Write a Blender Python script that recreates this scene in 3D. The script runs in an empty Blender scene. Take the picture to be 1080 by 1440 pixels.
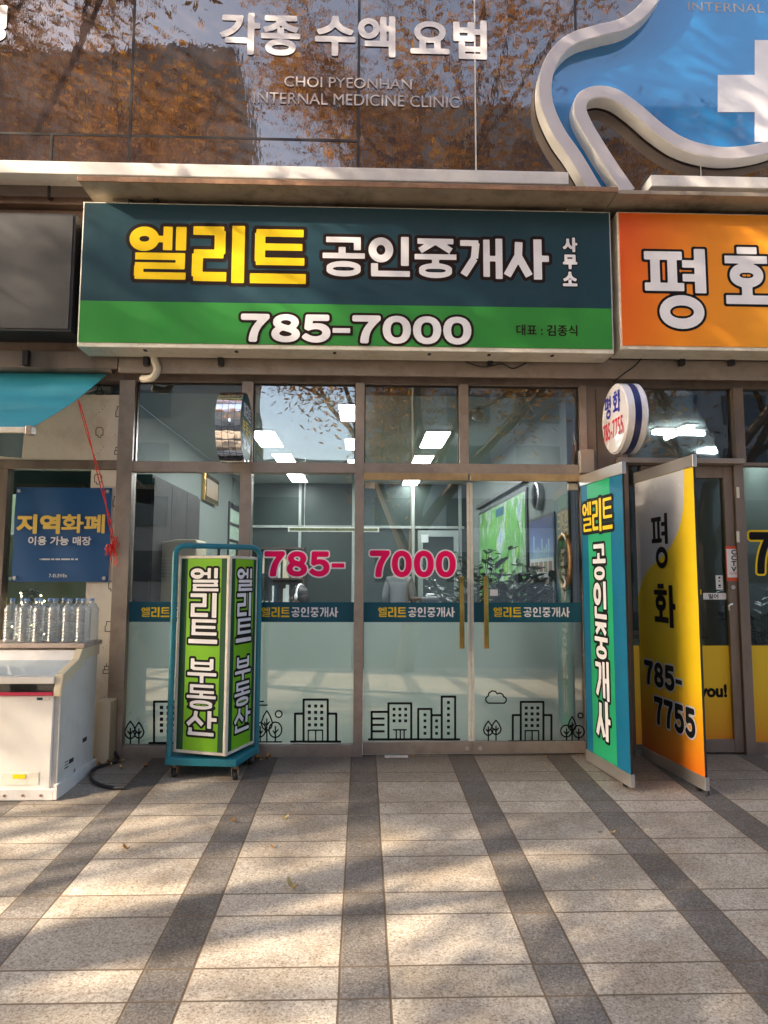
import bpy, math, random
import numpy as np
from mathutils import Vector, Matrix
from mathutils.geometry import tessellate_polygon

random.seed(7)
SC = bpy.context.scene
COL = SC.collection
R = math.radians

# ---------------------------------------------------------------- camera, sky, sun, exposure
FPX = 975.0                                     # focal length in photo pixels (1080 x 1440)
CAM_Y, CAM_Z = -5.6, 1.436
CAM_ROT = Matrix.Rotation(R(-1.76), 3, 'Z') @ Matrix.Rotation(R(90+5.4), 3, 'X') @ Matrix.Rotation(.0032, 3, 'Z')
cam = bpy.data.cameras.new('camera'); cam_o = bpy.data.objects.new('camera', cam); COL.objects.link(cam_o)
cam_o.location = (0, CAM_Y, CAM_Z); cam_o.rotation_euler = CAM_ROT.to_euler()
cam.sensor_fit = 'AUTO'; cam.sensor_width = 36; cam.lens = FPX/1440*36; cam.clip_start = .05; cam.clip_end = 1000
SC.camera = cam_o

SUN_EL, SUN_B = R(26), R(24)                    # elevation; bearing: from the left, a little behind the camera
sun_pos = Vector((-math.cos(SUN_EL)*math.cos(SUN_B), -math.cos(SUN_EL)*math.sin(SUN_B), math.sin(SUN_EL)))
world = bpy.data.worlds.new("World"); SC.world = world; world.use_nodes = True
wn = world.node_tree; bg = wn.nodes['Background']
sky = wn.nodes.new('ShaderNodeTexSky'); sky.sky_type = 'NISHITA'; sky.sun_disc = False
sky.sun_elevation = SUN_EL; sky.sun_rotation = math.atan2(sun_pos.x, sun_pos.y); sky.air_density = 1.0; sky.dust_density = 2.6; sky.ozone_density = .6
wn.links.new(sky.outputs[0], bg.inputs[0]); bg.inputs[1].default_value = .15
sl = bpy.data.lights.new('sun', 'SUN'); sl.energy = 5.0; sl.angle = R(.5); sl.color = (1, .84, .64)
sun_o = bpy.data.objects.new('sun', sl); COL.objects.link(sun_o); sun_o.location = sun_pos*30
sun_o.rotation_euler = (-sun_pos).to_track_quat('-Z', 'Y').to_euler()
SC.view_settings.view_transform = 'Standard'; SC.view_settings.look = 'None'
SC.view_settings.exposure = 2.15; SC.view_settings.gamma = 1; SC.view_settings.use_curve_mapping = False
SC.cycles.max_bounces = 10; SC.cycles.transparent_max_bounces = 16; SC.cycles.caustics_reflective = False; SC.cycles.caustics_refractive = False
SC.cycles.use_denoising = True; SC.cycles.sample_clamp_indirect = 6

# ---------------------------------------------------------------- survey helpers
class Frame:
    "a plane in the world: origin, right, up; pixel readings from the photo are turned into metres on it"
    def __init__(s, O, u, v=(0, 0, 1)):
        s.O = Vector(O); s.u = Vector(u).normalized(); s.v = Vector(v).normalized(); s.n = s.u.cross(s.v).normalized()
    def px(s, x, y):
        d = CAM_ROT @ Vector(((x-540)/FPX, -(y-720)/FPX, -1)); c = Vector((0, CAM_Y, CAM_Z))
        p = c+d*((s.O-c).dot(s.n)/d.dot(s.n))-s.O
        return (p.dot(s.u), p.dot(s.v))
    def w(s, a, b, lift=0): return s.O+s.u*a+s.v*b+s.n*lift
def wall(y): return Frame((0, y, 0), (1, 0, 0))
def at(x, y, d):
    "pixel -> (x, z) on the plane at depth d"
    return wall(d).px(x, y)
SLOPE = .051
def gz(y): return SLOPE*y+.0475                       # the pavement rises towards the shops

class MB:
    def __init__(s): s.V = []; s.F = []
    def add(s, V, F):
        b = len(s.V); s.V += [tuple(v) for v in V]; s.F += [tuple(b+i for i in f) for f in F]; return s
    def box(s, x0, x1, y0, y1, z0, z1):
        V = [(x, y, z) for z in (z0, z1) for y in (y0, y1) for x in (x0, x1)]
        return s.add(V, [(0, 2, 3, 1), (4, 5, 7, 6), (0, 1, 5, 4), (2, 6, 7, 3), (0, 4, 6, 2), (1, 3, 7, 5)])
    def fbox(s, f, a0, a1, b0, b1, l0, l1):
        V = [f.w(a, b, l) for b in (b0, b1) for l in (l1, l0) for a in (a0, a1)]
        return s.add(V, [(0, 2, 3, 1), (4, 5, 7, 6), (0, 1, 5, 4), (2, 6, 7, 3), (0, 4, 6, 2), (1, 3, 7, 5)])
    def prism(s, f, poly, l0, l1):
        n = len(poly)
        if area(poly) < 0: poly = poly[::-1]
        V = [f.w(a, b, l1) for a, b in poly]+[f.w(a, b, l0) for a, b in poly]
        T = tessellate_polygon([[Vector((a, b, 0)) for a, b in poly]])
        fs = []
        for t in T:
            p = [poly[i] for i in t]; t = tuple(t) if area(p) > 0 else tuple(t)[::-1]
            fs += [t, tuple(n+i for i in t[::-1])]
        fs += [(i, n+i, n+(i+1) % n, (i+1) % n) for i in range(n)]
        return s.add(V, fs)
    def quad(s, f, a0, a1, b0, b1, lift=0):
        return s.add([f.w(a0, b0, lift), f.w(a1, b0, lift), f.w(a1, b1, lift), f.w(a0, b1, lift)], [(0, 1, 2, 3)])
    def flat(s, f, vt, lift):
        V, T = vt; b = []
        for t in T:
            p = [V[i] for i in t]; b.append(tuple(t) if area(p) > 0 else tuple(t)[::-1])
        return s.add([f.w(x, y, lift) for x, y in V], b)
    def tube(s, path, r, seg=10, cap=True, closed=False):
        P = [Vector(p) for p in path]; n = len(P); rs = r if isinstance(r, (list, tuple)) else [r]*n
        V = []; up = None
        for i in range(n):
            if closed: t = P[(i+1) % n]-P[i-1]
            else: t = P[min(i+1, n-1)]-P[max(i-1, 0)]
            t = t.normalized() if t.length > 1e-9 else Vector((0, 0, 1))
            if up is None:
                up = Vector((0, 0, 1)) if abs(t.z) < .9 else Vector((1, 0, 0))
            a = (up-t*up.dot(t)); a = a.normalized() if a.length > 1e-6 else t.orthogonal().normalized(); up = a; b = t.cross(a)
            for k in range(seg):
                q = 2*math.pi*k/seg; V.append(P[i]+a*(math.cos(q)*rs[i])+b*(math.sin(q)*rs[i]))
        F = []
        for i in range(n if closed else n-1):
            j = (i+1) % n
            for k in range(seg):
                F.append((i*seg+k, i*seg+(k+1) % seg, j*seg+(k+1) % seg, j*seg+k))
        if cap and not closed:
            F.append(tuple(range(seg))[::-1]); F.append(tuple((n-1)*seg+k for k in range(seg)))
        return s.add(V, F)
    def lathe(s, prof, O=(0, 0, 0), ax=(0, 0, 1), seg=32):
        ax = Vector(ax).normalized(); a = ax.orthogonal().normalized(); b = ax.cross(a); O = Vector(O); V = []; F = []
        for r, h in prof:
            for k in range(seg):
                q = 2*math.pi*k/seg; V.append(O+ax*h+a*(r*math.cos(q))+b*(r*math.sin(q)))
        for i in range(len(prof)-1):
            for k in range(seg): F.append((i*seg+k, i*seg+(k+1) % seg, (i+1)*seg+(k+1) % seg, (i+1)*seg+k))
        if prof[0][0] > 1e-4: F.append(tuple(range(seg))[::-1])
        if prof[-1][0] > 1e-4: F.append(tuple((len(prof)-1)*seg+k for k in range(seg)))
        return s.add(V, F)
    def ell(s, c, r, seg=12, rings=8, rot=None):
        V = []; F = []
        for i in range(rings+1):
            t = math.pi*i/rings
            for k in range(seg):
                q = 2*math.pi*k/seg; p = Vector((r[0]*math.sin(t)*math.cos(q), r[1]*math.sin(t)*math.sin(q), r[2]*math.cos(t)))
                V.append(Vector(c)+(rot @ p if rot else p))
        for i in range(rings):
            for k in range(seg): F.append((i*seg+k, (i+1)*seg+k, (i+1)*seg+(k+1) % seg, i*seg+(k+1) % seg))
        return s.add(V, F)

def world_loc(o):
    p = Vector((0, 0, 0))
    while o is not None: p = p+o.location; o = o.parent
    return p
def obj(name, mb, m, parent=None, smooth=False, bevel=0, loc=None):
    "one mesh object; its shape is given in world metres"
    me = bpy.data.meshes.new(name); o = bpy.data.objects.new(name, me); COL.objects.link(o)
    o.parent = parent; off = world_loc(parent) if parent else Vector((0, 0, 0))
    if loc is not None: o.location = Vector(loc)-off; off = Vector(loc)
    me.from_pydata([tuple(Vector(v)-off) for v in mb.V], [], mb.F); me.materials.append(m)
    if smooth:
        me.polygons.foreach_set('use_smooth', [True]*len(me.polygons)); me.set_sharp_from_angle(angle=R(35))
    me.update()
    if bevel:
        b = o.modifiers.new('bevel', 'BEVEL'); b.width = bevel; b.segments = 2; b.limit_method = 'ANGLE'; b.angle_limit = R(40)
    return o
def tag(o, label=None, cat=None, group=None, kind=None):
    if label: o['label'] = label
    if cat: o['category'] = cat
    if group: o['group'] = group
    if kind: o['kind'] = kind
    return o
def thing(name, loc, label, cat, group=None):
    o = bpy.data.objects.new(name, None); COL.objects.link(o); o.location = loc; o.empty_display_size = .1
    return tag(o, label, cat, group)
def struct(name, mb, m, **k): return tag(obj(name, mb, m, **k), kind='structure')
def copy_tree(o, parent=None):
    c = o.copy(); COL.objects.link(c); c.parent = parent
    for ch in o.children: copy_tree(ch, c)
    return c

# ---------------------------------------------------------------- materials
def nodes(name):
    m = bpy.data.materials.new(name); m.use_nodes = True; nt = m.node_tree; b = nt.nodes['Principled BSDF']; return m, nt, b
def N(nt, typ, **k):
    n = nt.nodes.new(typ)
    for a, v in k.items():
        if a.startswith('i_'): n.inputs[int(a[2:])].default_value = v
        else: setattr(n, a, v)
    return n
def L(nt, a, b): nt.links.new(a, b)
def ramp(nt, fac, stops):
    r = N(nt, 'ShaderNodeValToRGB'); e = r.color_ramp.elements
    while len(e) < len(stops): e.new(.5)
    for q, (p, c) in zip(e, stops): q.position = p; q.color = (*c, 1)
    if fac is not None: L(nt, fac, r.inputs[0])
    return r
def noise(nt, scale, detail=4, rough=.6, vec=None, stretch=None):
    n = N(nt, 'ShaderNodeTexNoise'); n.inputs['Scale'].default_value = scale; n.inputs['Detail'].default_value = detail; n.inputs['Roughness'].default_value = rough
    g = vec
    if g is None: g = N(nt, 'ShaderNodeNewGeometry').outputs['Position']
    if stretch:
        mp = N(nt, 'ShaderNodeMapping'); mp.inputs['Scale'].default_value = stretch; L(nt, g, mp.inputs[0]); g = mp.outputs[0]
    L(nt, g, n.inputs['Vector']); return n
def mixc(nt, f, a, b, mode='MIX'):
    n = N(nt, 'ShaderNodeMix', data_type='RGBA', blend_type=mode)
    for i, v in ((0, f), (6, a), (7, b)):
        if hasattr(v, 'is_linked') or hasattr(v, 'links'): L(nt, v, n.inputs[i])
        else: n.inputs[i].default_value = v if i == 0 else (*v, 1)
    return n.outputs[2]
def mat(name, c, rough=.5, metal=0, var=.12, scale=9, grime=None, bump=0, spec=.5, stretch=None, coat=0, bscale=90):
    "painted / metal / plastic surface with uneven tone and gloss; grime = (colour, amount, scale)"
    m, nt, b = nodes(name)
    n = noise(nt, scale, 5, .65, stretch=stretch)
    r = ramp(nt, n.outputs[0], [(.3, tuple(max(0, q*(1-var)) for q in c)), (.7, tuple(min(1, q*(1+var)) for q in c))])
    out = r.outputs[0]
    if grime:
        g = noise(nt, grime[2], 6, .7, stretch=stretch)
        gr = ramp(nt, g.outputs[0], [(.48, (0, 0, 0)), (.72, (grime[1],)*3)])
        out = mixc(nt, gr.outputs[0], out, grime[0])
    L(nt, out, b.inputs['Base Color'])
    rr = N(nt, 'ShaderNodeMapRange'); L(nt, n.outputs[0], rr.inputs[0]); rr.inputs[1].default_value = .3; rr.inputs[2].default_value = .7
    rr.inputs[3].default_value = max(0, rough-.08); rr.inputs[4].default_value = min(1, rough+.08); L(nt, rr.outputs[0], b.inputs['Roughness'])
    b.inputs['Metallic'].default_value = metal; b.inputs['Specular IOR Level'].default_value = spec; b.inputs['Coat Weight'].default_value = coat
    if bump:
        bn = noise(nt, bscale, 4, .6); bp = N(nt, 'ShaderNodeBump'); bp.inputs['Strength'].default_value = bump; bp.inputs['Distance'].default_value = .004
        L(nt, bn.outputs[0], bp.inputs['Height']); L(nt, bp.outputs[0], b.inputs['Normal'])
    return m
def emit(name, c, s):
    m, nt, b = nodes(name); b.inputs['Base Color'].default_value = (.8, .8, .8, 1)
    b.inputs['Emission Color'].default_value = (*c, 1); b.inputs['Emission Strength'].default_value = s; return m
def glass(name, tint, ior=1.8, dust=.03, dustc=(.5, .5, .48), wav=0):
    m, nt, b = nodes(name); nt.nodes.remove(b); o = nt.nodes['Material Output']
    t = N(nt, 'ShaderNodeBsdfTransparent'); t.inputs[0].default_value = (*tint, 1)
    g = N(nt, 'ShaderNodeBsdfGlossy'); g.inputs['Roughness'].default_value = .0; g.inputs[0].default_value = (1, 1, 1, 1)
    if wav:
        nn = noise(nt, 1.6, 2, .5); bp = N(nt, 'ShaderNodeBump'); bp.inputs['Strength'].default_value = wav; bp.inputs['Distance'].default_value = .02
        L(nt, nn.outputs[0], bp.inputs['Height']); L(nt, bp.outputs[0], g.inputs['Normal'])
    fr = N(nt, 'ShaderNodeFresnel'); fr.inputs[0].default_value = ior
    x = N(nt, 'ShaderNodeMixShader'); L(nt, fr.outputs[0], x.inputs[0]); L(nt, t.outputs[0], x.inputs[1]); L(nt, g.outputs[0], x.inputs[2])
    d = N(nt, 'ShaderNodeBsdfDiffuse'); d.inputs[0].default_value = (*dustc, 1)
    dn = noise(nt, 3.5, 6, .75); dr = ramp(nt, dn.outputs[0], [(.35, (dust*.3,)*3), (.75, (dust*1.8,)*3)])
    y = N(nt, 'ShaderNodeMixShader'); L(nt, dr.outputs[0], y.inputs[0]); L(nt, x.outputs[0], y.inputs[1]); L(nt, d.outputs[0], y.inputs[2])
    L(nt, y.outputs[0], o.inputs[0]); return m
def gradient(name, axis, lo, hi, stops, rough=.35, spec=.5):
    "a printed colour gradient along a world axis vector"
    m, nt, b = nodes(name); g = N(nt, 'ShaderNodeNewGeometry'); dt = N(nt, 'ShaderNodeVectorMath', operation='DOT_PRODUCT')
    L(nt, g.outputs['Position'], dt.inputs[0]); dt.inputs[1].default_value = axis
    mr = N(nt, 'ShaderNodeMapRange'); L(nt, dt.outputs['Value'], mr.inputs[0]); mr.inputs[1].default_value = lo; mr.inputs[2].default_value = hi
    r = ramp(nt, mr.outputs[0], stops); L(nt, r.outputs[0], b.inputs['Base Color']); b.inputs['Roughness'].default_value = rough; b.inputs['Specular IOR Level'].default_value = spec
    return m

# ---------------------------------------------------------------- lettering

# heavy display Hangul drawn as strokes in a unit box: S = bar, R = ring
GLYPH = {
 '엘': "R .25 .76 .175 .145 .08;S .40 .76 .64 .76 .055;S .665 1 .665 .55 .075;S .9 1 .9 .55 .085;S .1 .43 .98 .43 .06;S .9 .43 .9 .25 .075;S .1 .25 .98 .25 .055;S .17 .25 .17 .06 .075;S .1 .06 1 .06 .06",
 '리': "S .03 .93 .6 .93 .075;S .53 .93 .53 .5 .09;S .05 .5 .6 .5 .075;S .12 .5 .12 .08 .09;S .05 .08 .66 .08 .08;S .87 1.03 .87 -.03 .105",
 '트': "S .1 .94 .95 .94 .065;S .1 .67 .93 .67 .06;S .1 .39 .97 .39 .065;S .17 .94 .17 .39 .085;S 0 .06 1 .06 .085",
 '공': "S .08 .93 .9 .93 .065;S .82 .93 .82 .66 .08;S .46 .74 .46 .5 .08;S 0 .51 1 .51 .065;R .5 .17 .33 .125 .07",
 '인': "R .29 .68 .2 .23 .09;S .86 1.03 .86 .27 .09;S .14 .33 .14 .06 .08;S .06 .06 .98 .06 .068",
 '중': "S .07 .93 .93 .93 .065;S .5 .93 .13 .68 .075;S .5 .93 .87 .68 .075;S 0 .52 1 .52 .065;S .5 .52 .5 .33 .08;R .5 .16 .32 .12 .068",
 '개': "S .0 .9 .44 .9 .07;S .38 .9 .34 .5 .085;S .34 .5 .08 .06 .085;S .63 1 .63 .02 .075;S .93 1.03 .93 -.03 .08;S .63 .5 .93 .5 .065",
 '사': "S .32 .95 .3 .55 .09;S .3 .58 .03 .06 .09;S .3 .58 .56 .06 .09;S .77 1.03 .77 -.03 .095;S .77 .52 1.04 .52 .075",
 '부': "S .17 1 .17 .55 .085;S .83 1 .83 .55 .085;S .17 .8 .83 .8 .055;S .17 .57 .83 .57 .065;S 0 .34 1 .34 .065;S .5 .34 .5 -.03 .085",
 '동': "S .1 .95 .92 .95 .06;S .16 .95 .16 .7 .08;S .1 .7 .94 .7 .058;S .5 .7 .5 .5 .075;S 0 .49 1 .49 .06;R .5 .16 .33 .12 .068",
 '산': "S .34 1 .31 .72 .085;S .31 .74 .05 .42 .085;S .31 .74 .57 .44 .085;S .8 1.03 .8 .3 .09;S .8 .68 1.05 .68 .07;S .15 .3 .15 .06 .08;S .07 .06 .96 .06 .068",
 '평': "S .0 .93 .6 .93 .062;S .17 .93 .17 .52 .068;S .44 .93 .44 .52 .068;S 0 .5 .62 .5 .06;S .88 1.03 .88 .42 .08;S .6 .82 .88 .82 .055;S .6 .63 .88 .63 .055;R .57 .16 .27 .16 .075",
 '화': "S .2 1 .52 1 .055;S .0 .84 .68 .84 .06;R .34 .57 .19 .13 .075;S .34 .42 .34 .2 .08;S 0 .15 .72 .15 .068;S .86 1.03 .86 -.03 .088;S .86 .5 1.08 .5 .068",
}

def sdf_strokes(X, Y, spec, ox, oy, sx, sy, wk=1.0):
    D = np.full(X.shape, 9.0)
    k = min(sx, sy)
    for s in spec.split(';'):
        a = s.split(); v = [float(q) for q in a[1:]]
        if a[0] == 'S':
            x0, y0, x1, y1 = ox+v[0]*sx, oy+v[1]*sy, ox+v[2]*sx, oy+v[3]*sy; w = v[4]*k*wk
            L = math.hypot(x1-x0, y1-y0) or 1e-6; ux, uy = (x1-x0)/L, (y1-y0)/L
            cx, cy = (x0+x1)/2, (y0+y1)/2
            a_ = abs((X-cx)*ux+(Y-cy)*uy)-(L/2); b_ = abs(-(X-cx)*uy+(Y-cy)*ux)-w
            d = np.hypot(np.maximum(a_, 0), np.maximum(b_, 0))+np.minimum(np.maximum(a_, b_), 0)
        else:
            cx, cy, rx, ry, w = ox+v[0]*sx, oy+v[1]*sy, v[2]*sx, v[3]*sy, v[4]*k*wk
            q = np.hypot((X-cx)/rx, (Y-cy)/ry)+1e-6
            g = np.hypot((X-cx)/rx**2, (Y-cy)/ry**2)/q+1e-6
            d = abs((q-1)/g)-w
        D = np.minimum(D, d)
    return D

def font_edges(text, kern=None):
    c = bpy.data.curves.new('t', 'FONT'); c.body = text; c.size = 1; c.space_character = kern or (1.12 if text[:1].isdigit() else 1)
    c.resolution_u = 6
    o = bpy.data.objects.new('t', c); bpy.context.scene.collection.objects.link(o)
    bpy.context.view_layer.update()
    me = o.evaluated_get(bpy.context.evaluated_depsgraph_get()).to_mesh()
    V = [tuple(v.co[:2]) for v in me.vertices]; cnt = {}
    for p in me.polygons:
        vs = [(round(V[i][0], 5), round(V[i][1], 5)) for i in p.vertices]
        for i in range(len(vs)):
            e = (vs[i], vs[(i+1) % len(vs)])
            if (e[1], e[0]) in cnt: cnt.pop((e[1], e[0]))
            else: cnt[e] = 1
    E = np.array([[a[0], a[1], b[0], b[1]] for a, b in cnt])
    o.evaluated_get(bpy.context.evaluated_depsgraph_get()).to_mesh_clear()
    bpy.data.objects.remove(o); bpy.data.curves.remove(c)
    return E

def sdf_font(X, Y, E):
    sh = X.shape; x = X.ravel(); y = Y.ravel()
    d2 = np.full(x.shape, 1e9); ins = np.zeros(x.shape, int)
    for x0, y0, x1, y1 in E:
        dx, dy = x1-x0, y1-y0; L = dx*dx+dy*dy
        if L < 1e-14: continue
        t = np.clip(((x-x0)*dx+(y-y0)*dy)/L, 0, 1)
        d2 = np.minimum(d2, (x-x0-t*dx)**2+(y-y0-t*dy)**2)
        m = (y0 <= y) != (y1 <= y)
        if dy: ins += np.where(m & (x < x0+(y-y0)/dy*dx), 1 if dy > 0 else -1, 0)
    d = np.sqrt(d2)
    return np.where(ins != 0, -d, d).reshape(sh)

def contours(F, xs, ys):
    nx, ny = len(xs), len(ys); segs = {}
    P = F < 0
    def pt(k):
        i, j, o = k
        if o == 0: t = F[j, i]/(F[j, i]-F[j, i+1]); return (xs[i]+t*(xs[i+1]-xs[i]), ys[j])
        t = F[j, i]/(F[j, i]-F[j+1, i]); return (xs[i], ys[j]+t*(ys[j+1]-ys[j]))
    C = P[:-1, :-1]*1+P[:-1, 1:]*2+P[1:, 1:]*4+P[1:, :-1]*8
    T = {1: [(3, 0)], 2: [(0, 1)], 3: [(3, 1)], 4: [(1, 2)], 5: [(3, 0), (1, 2)], 6: [(0, 2)], 7: [(3, 2)], 8: [(2, 3)],
         9: [(2, 0)], 10: [(0, 1), (2, 3)], 11: [(2, 1)], 12: [(1, 3)], 13: [(1, 0)], 14: [(0, 3)]}
    for j, i in zip(*np.nonzero((C > 0) & (C < 15))):
        ed = ((i, j, 0), (i+1, j, 1), (i, j+1, 0), (i, j, 1))
        for a, b in T[int(C[j, i])]: segs[ed[a]] = ed[b]
    loops = []
    while segs:
        s, n = segs.popitem(); L = [s]
        while n != s and n in segs:
            L.append(n); n = segs.pop(n)
        p = [pt(k) for k in L]
        if len(p) >= 3: loops.append(p)
    return loops

def simplify(p, eps):
    out = []; n = len(p); i = 0
    keep = [p[0]]
    for k in range(1, n):
        a = keep[-1]; b = p[(k+1) % n]; c = p[k]
        dx, dy = b[0]-a[0], b[1]-a[1]; L = math.hypot(dx, dy) or 1e-9
        if abs((c[0]-a[0])*dy-(c[1]-a[1])*dx)/L > eps or math.hypot(c[0]-a[0], c[1]-a[1]) > eps*60: keep.append(c)
    return keep if len(keep) >= 3 else p

def area(p): return sum(p[i-1][0]*p[i][1]-p[i][0]*p[i-1][1] for i in range(len(p)))/2

def inside(pt, p):
    r = False; x, y = pt
    for i in range(len(p)):
        (x0, y0), (x1, y1) = p[i-1], p[i]
        if (y0 > y) != (y1 > y) and x < x0+(y-y0)/(y1-y0)*(x1-x0): r = not r
    return r

def fill(loops):
    "loops -> (verts2d, tris), holes respected"
    A = [(l, area(l)) for l in loops]
    sgn = 1 if max(A, key=lambda q: abs(q[1]))[1] > 0 else -1
    outs = [l for l, a in A if a*sgn > 0]; holes = [l for l, a in A if a*sgn <= 0]
    V, T = [], []
    for o in outs:
        hs = [h for h in holes if inside(h[0], o)]
        polys = [[Vector((x, y, 0)) for x, y in q] for q in [o]+hs]
        flat = [q for p in polys for q in p]; b = len(V)
        V += [(q.x, q.y) for q in flat]
        T += [tuple(b+i for i in t) for t in tessellate_polygon(polys)]
    return V, T

_cache = {}
def glyphs(items, levels, res):
    """items: list of ('K', text, x, y, sx, sy, adv, weight) strokes or ('F', text, x, y, w, h, weight) font.
    levels: list of outward offsets.  returns [(verts, tris)] per level"""
    key = repr((items, levels, res))
    if key in _cache: return _cache[key]
    mx = max(levels)+.02; res_ = res
    parts = []
    x0 = y0 = 1e9; x1 = y1 = -1e9
    for it in items:
        if it[0] == 'K':
            _, t, x, y, sx, sy, adv, wk = it
            vert = adv < 0
            for i, ch in enumerate(t):
                if ch == ' ': continue
                gx, gy = (x, y+adv*i) if vert else (x+adv*i, y)
                parts.append(('K', GLYPH[ch], gx, gy, sx, sy, wk))
                x0 = min(x0, gx-.12*sx); x1 = max(x1, gx+1.15*sx); y0 = min(y0, gy-.12*sy); y1 = max(y1, gy+1.15*sy)
        elif it[0] in 'LBO':
            parts.append(it)
            if it[0] == 'L': ax_ = [p[0] for p in it[1]]; ay_ = [p[1] for p in it[1]]; q = it[2]
            elif it[0] == 'B': ax_ = [it[1], it[3]]; ay_ = [it[2], it[4]]; q = 0
            else: ax_ = [it[1]-it[3], it[1]+it[3]]; ay_ = [it[2]-it[4], it[2]+it[4]]; q = it[5]
            x0 = min(x0, min(ax_)-q); x1 = max(x1, max(ax_)+q); y0 = min(y0, min(ay_)-q); y1 = max(y1, max(ay_)+q)
        else:
            _, t, x, y, w, h, wt = it
            E = font_edges(t)
            ex0, ex1 = E[:, [0, 2]].min(), E[:, [0, 2]].max(); ey0, ey1 = E[:, [1, 3]].min(), E[:, [1, 3]].max()
            w2, h2 = w-2*wt, h-2*wt
            kx = w2/(ex1-ex0) if w else h2/(ey1-ey0); ky = h2/(ey1-ey0) if h else kx
            E = E.copy(); E[:, [0, 2]] = (E[:, [0, 2]]-ex0)*kx+x+wt; E[:, [1, 3]] = (E[:, [1, 3]]-ey0)*ky+y+wt
            parts.append(('F', E, wt))
            x0 = min(x0, E[:, [0, 2]].min()-wt); x1 = max(x1, E[:, [0, 2]].max()+wt); y0 = min(y0, E[:, [1, 3]].min()-wt); y1 = max(y1, E[:, [1, 3]].max()+wt)
    pad = max(levels)+3*res
    xs = np.arange(x0-pad, x1+pad+res, res); ys = np.arange(y0-pad, y1+pad+res, res)
    X, Y = np.meshgrid(xs, ys); D = np.full(X.shape, 9.0)
    for p in parts:
        if p[0] == 'K':
            _, spec, gx, gy, sx, sy, wk = p
            i0, i1 = np.searchsorted(xs, [gx-.3*sx-pad, gx+1.3*sx+pad]); j0, j1 = np.searchsorted(ys, [gy-.3*sy-pad, gy+1.3*sy+pad])
            D[j0:j1, i0:i1] = np.minimum(D[j0:j1, i0:i1], sdf_strokes(X[j0:j1, i0:i1], Y[j0:j1, i0:i1], spec, gx, gy, sx, sy, wk))
        elif p[0] == 'L':
            for (ax_, ay_), (bx_, by_) in zip(p[1], p[1][1:]):
                dx, dy = bx_-ax_, by_-ay_; q = dx*dx+dy*dy or 1e-12
                t = np.clip(((X-ax_)*dx+(Y-ay_)*dy)/q, 0, 1)
                D = np.minimum(D, np.hypot(X-ax_-t*dx, Y-ay_-t*dy)-p[2])
        elif p[0] == 'B':
            D = np.minimum(D, np.maximum(abs(X-(p[1]+p[3])/2)-abs(p[3]-p[1])/2, abs(Y-(p[2]+p[4])/2)-abs(p[4]-p[2])/2))
        elif p[0] == 'O':
            q = np.hypot((X-p[1])/p[3], (Y-p[2])/p[4])+1e-6; g = np.hypot((X-p[1])/p[3]**2, (Y-p[2])/p[4]**2)/q+1e-6
            D = np.minimum(D, abs((q-1)/g)-p[5])
        else:
            D = np.minimum(D, sdf_font(X, Y, p[1])-p[2])
    out = []
    for lv in levels:
        out.append(fill([simplify(l, res*.08) for l in contours(D-lv+1e-7, xs, ys)]))
    _cache[key] = out
    return out

def KT(f, text, x0, y0, x1, y1, vertical=False, wk=1, gap=.13):
    "heavy Hangul whose top-left and bottom-right corners stand at two photo readings on plane f"
    a0, b1 = f.px(x0, y0); a1, b0 = f.px(x1, y1)
    n = len(text); W, H = a1-a0, b1-b0
    if vertical:
        sy = H/(n+(n-1)*gap); return ('K', text, a0, b1-sy, W, sy, -sy*(1+gap), wk)
    sx = W/(n+(n-1)*gap); return ('K', text, a0, b0, sx, H, sx*(1+gap), wk)
def FT(f, text, x0, y0, x1, y1, wt=0):
    a0, b1 = f.px(x0, y0); a1, b0 = f.px(x1, y1); return ('F', text, a0, b0, a1-a0, b1-b0, wt)
def letters(parent, f, items, layers, res=.006, lift=.0015, name='lettering'):
    """layers: [(outward offset, material)], largest offset first; each a thin print one above the other"""
    out = glyphs(items, [o for o, _ in layers], res); os_ = []
    for i, (vt, (o, m)) in enumerate(zip(out, layers)):
        nm = name if i == len(layers)-1 else name+'_outline'
        os_.append(obj(nm, MB().flat(f, vt, lift+i*.0012), m, parent))
    return os_

NARROW = {'-': .62, '.': .4, ':': .4, '1': .7}
def DG(f, text, x0, y0, x1, y1, wt, gap=.1):
    "bold numerals in one box, one by one (full-width forms of the plain sans)"
    a0, b1 = f.px(x0, y0); a1, b0 = f.px(x1, y1); W = a1-a0; H = b1-b0
    tot = sum(NARROW.get(c, 1) for c in text)+gap*(len(text)-1); k = W/tot; a = a0; out = []
    for c in text:
        w = k*NARROW.get(c, 1)
        if c == '-': out.append(('B', a, b0+H*.36, a+w, b0+H*.36+max(.17*H, 1.6*wt)))
        else: out.append(('F', chr(ord(c)+0xFEE0), a, b0, w, H, wt))
        a += w+k*gap
    return out

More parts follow.
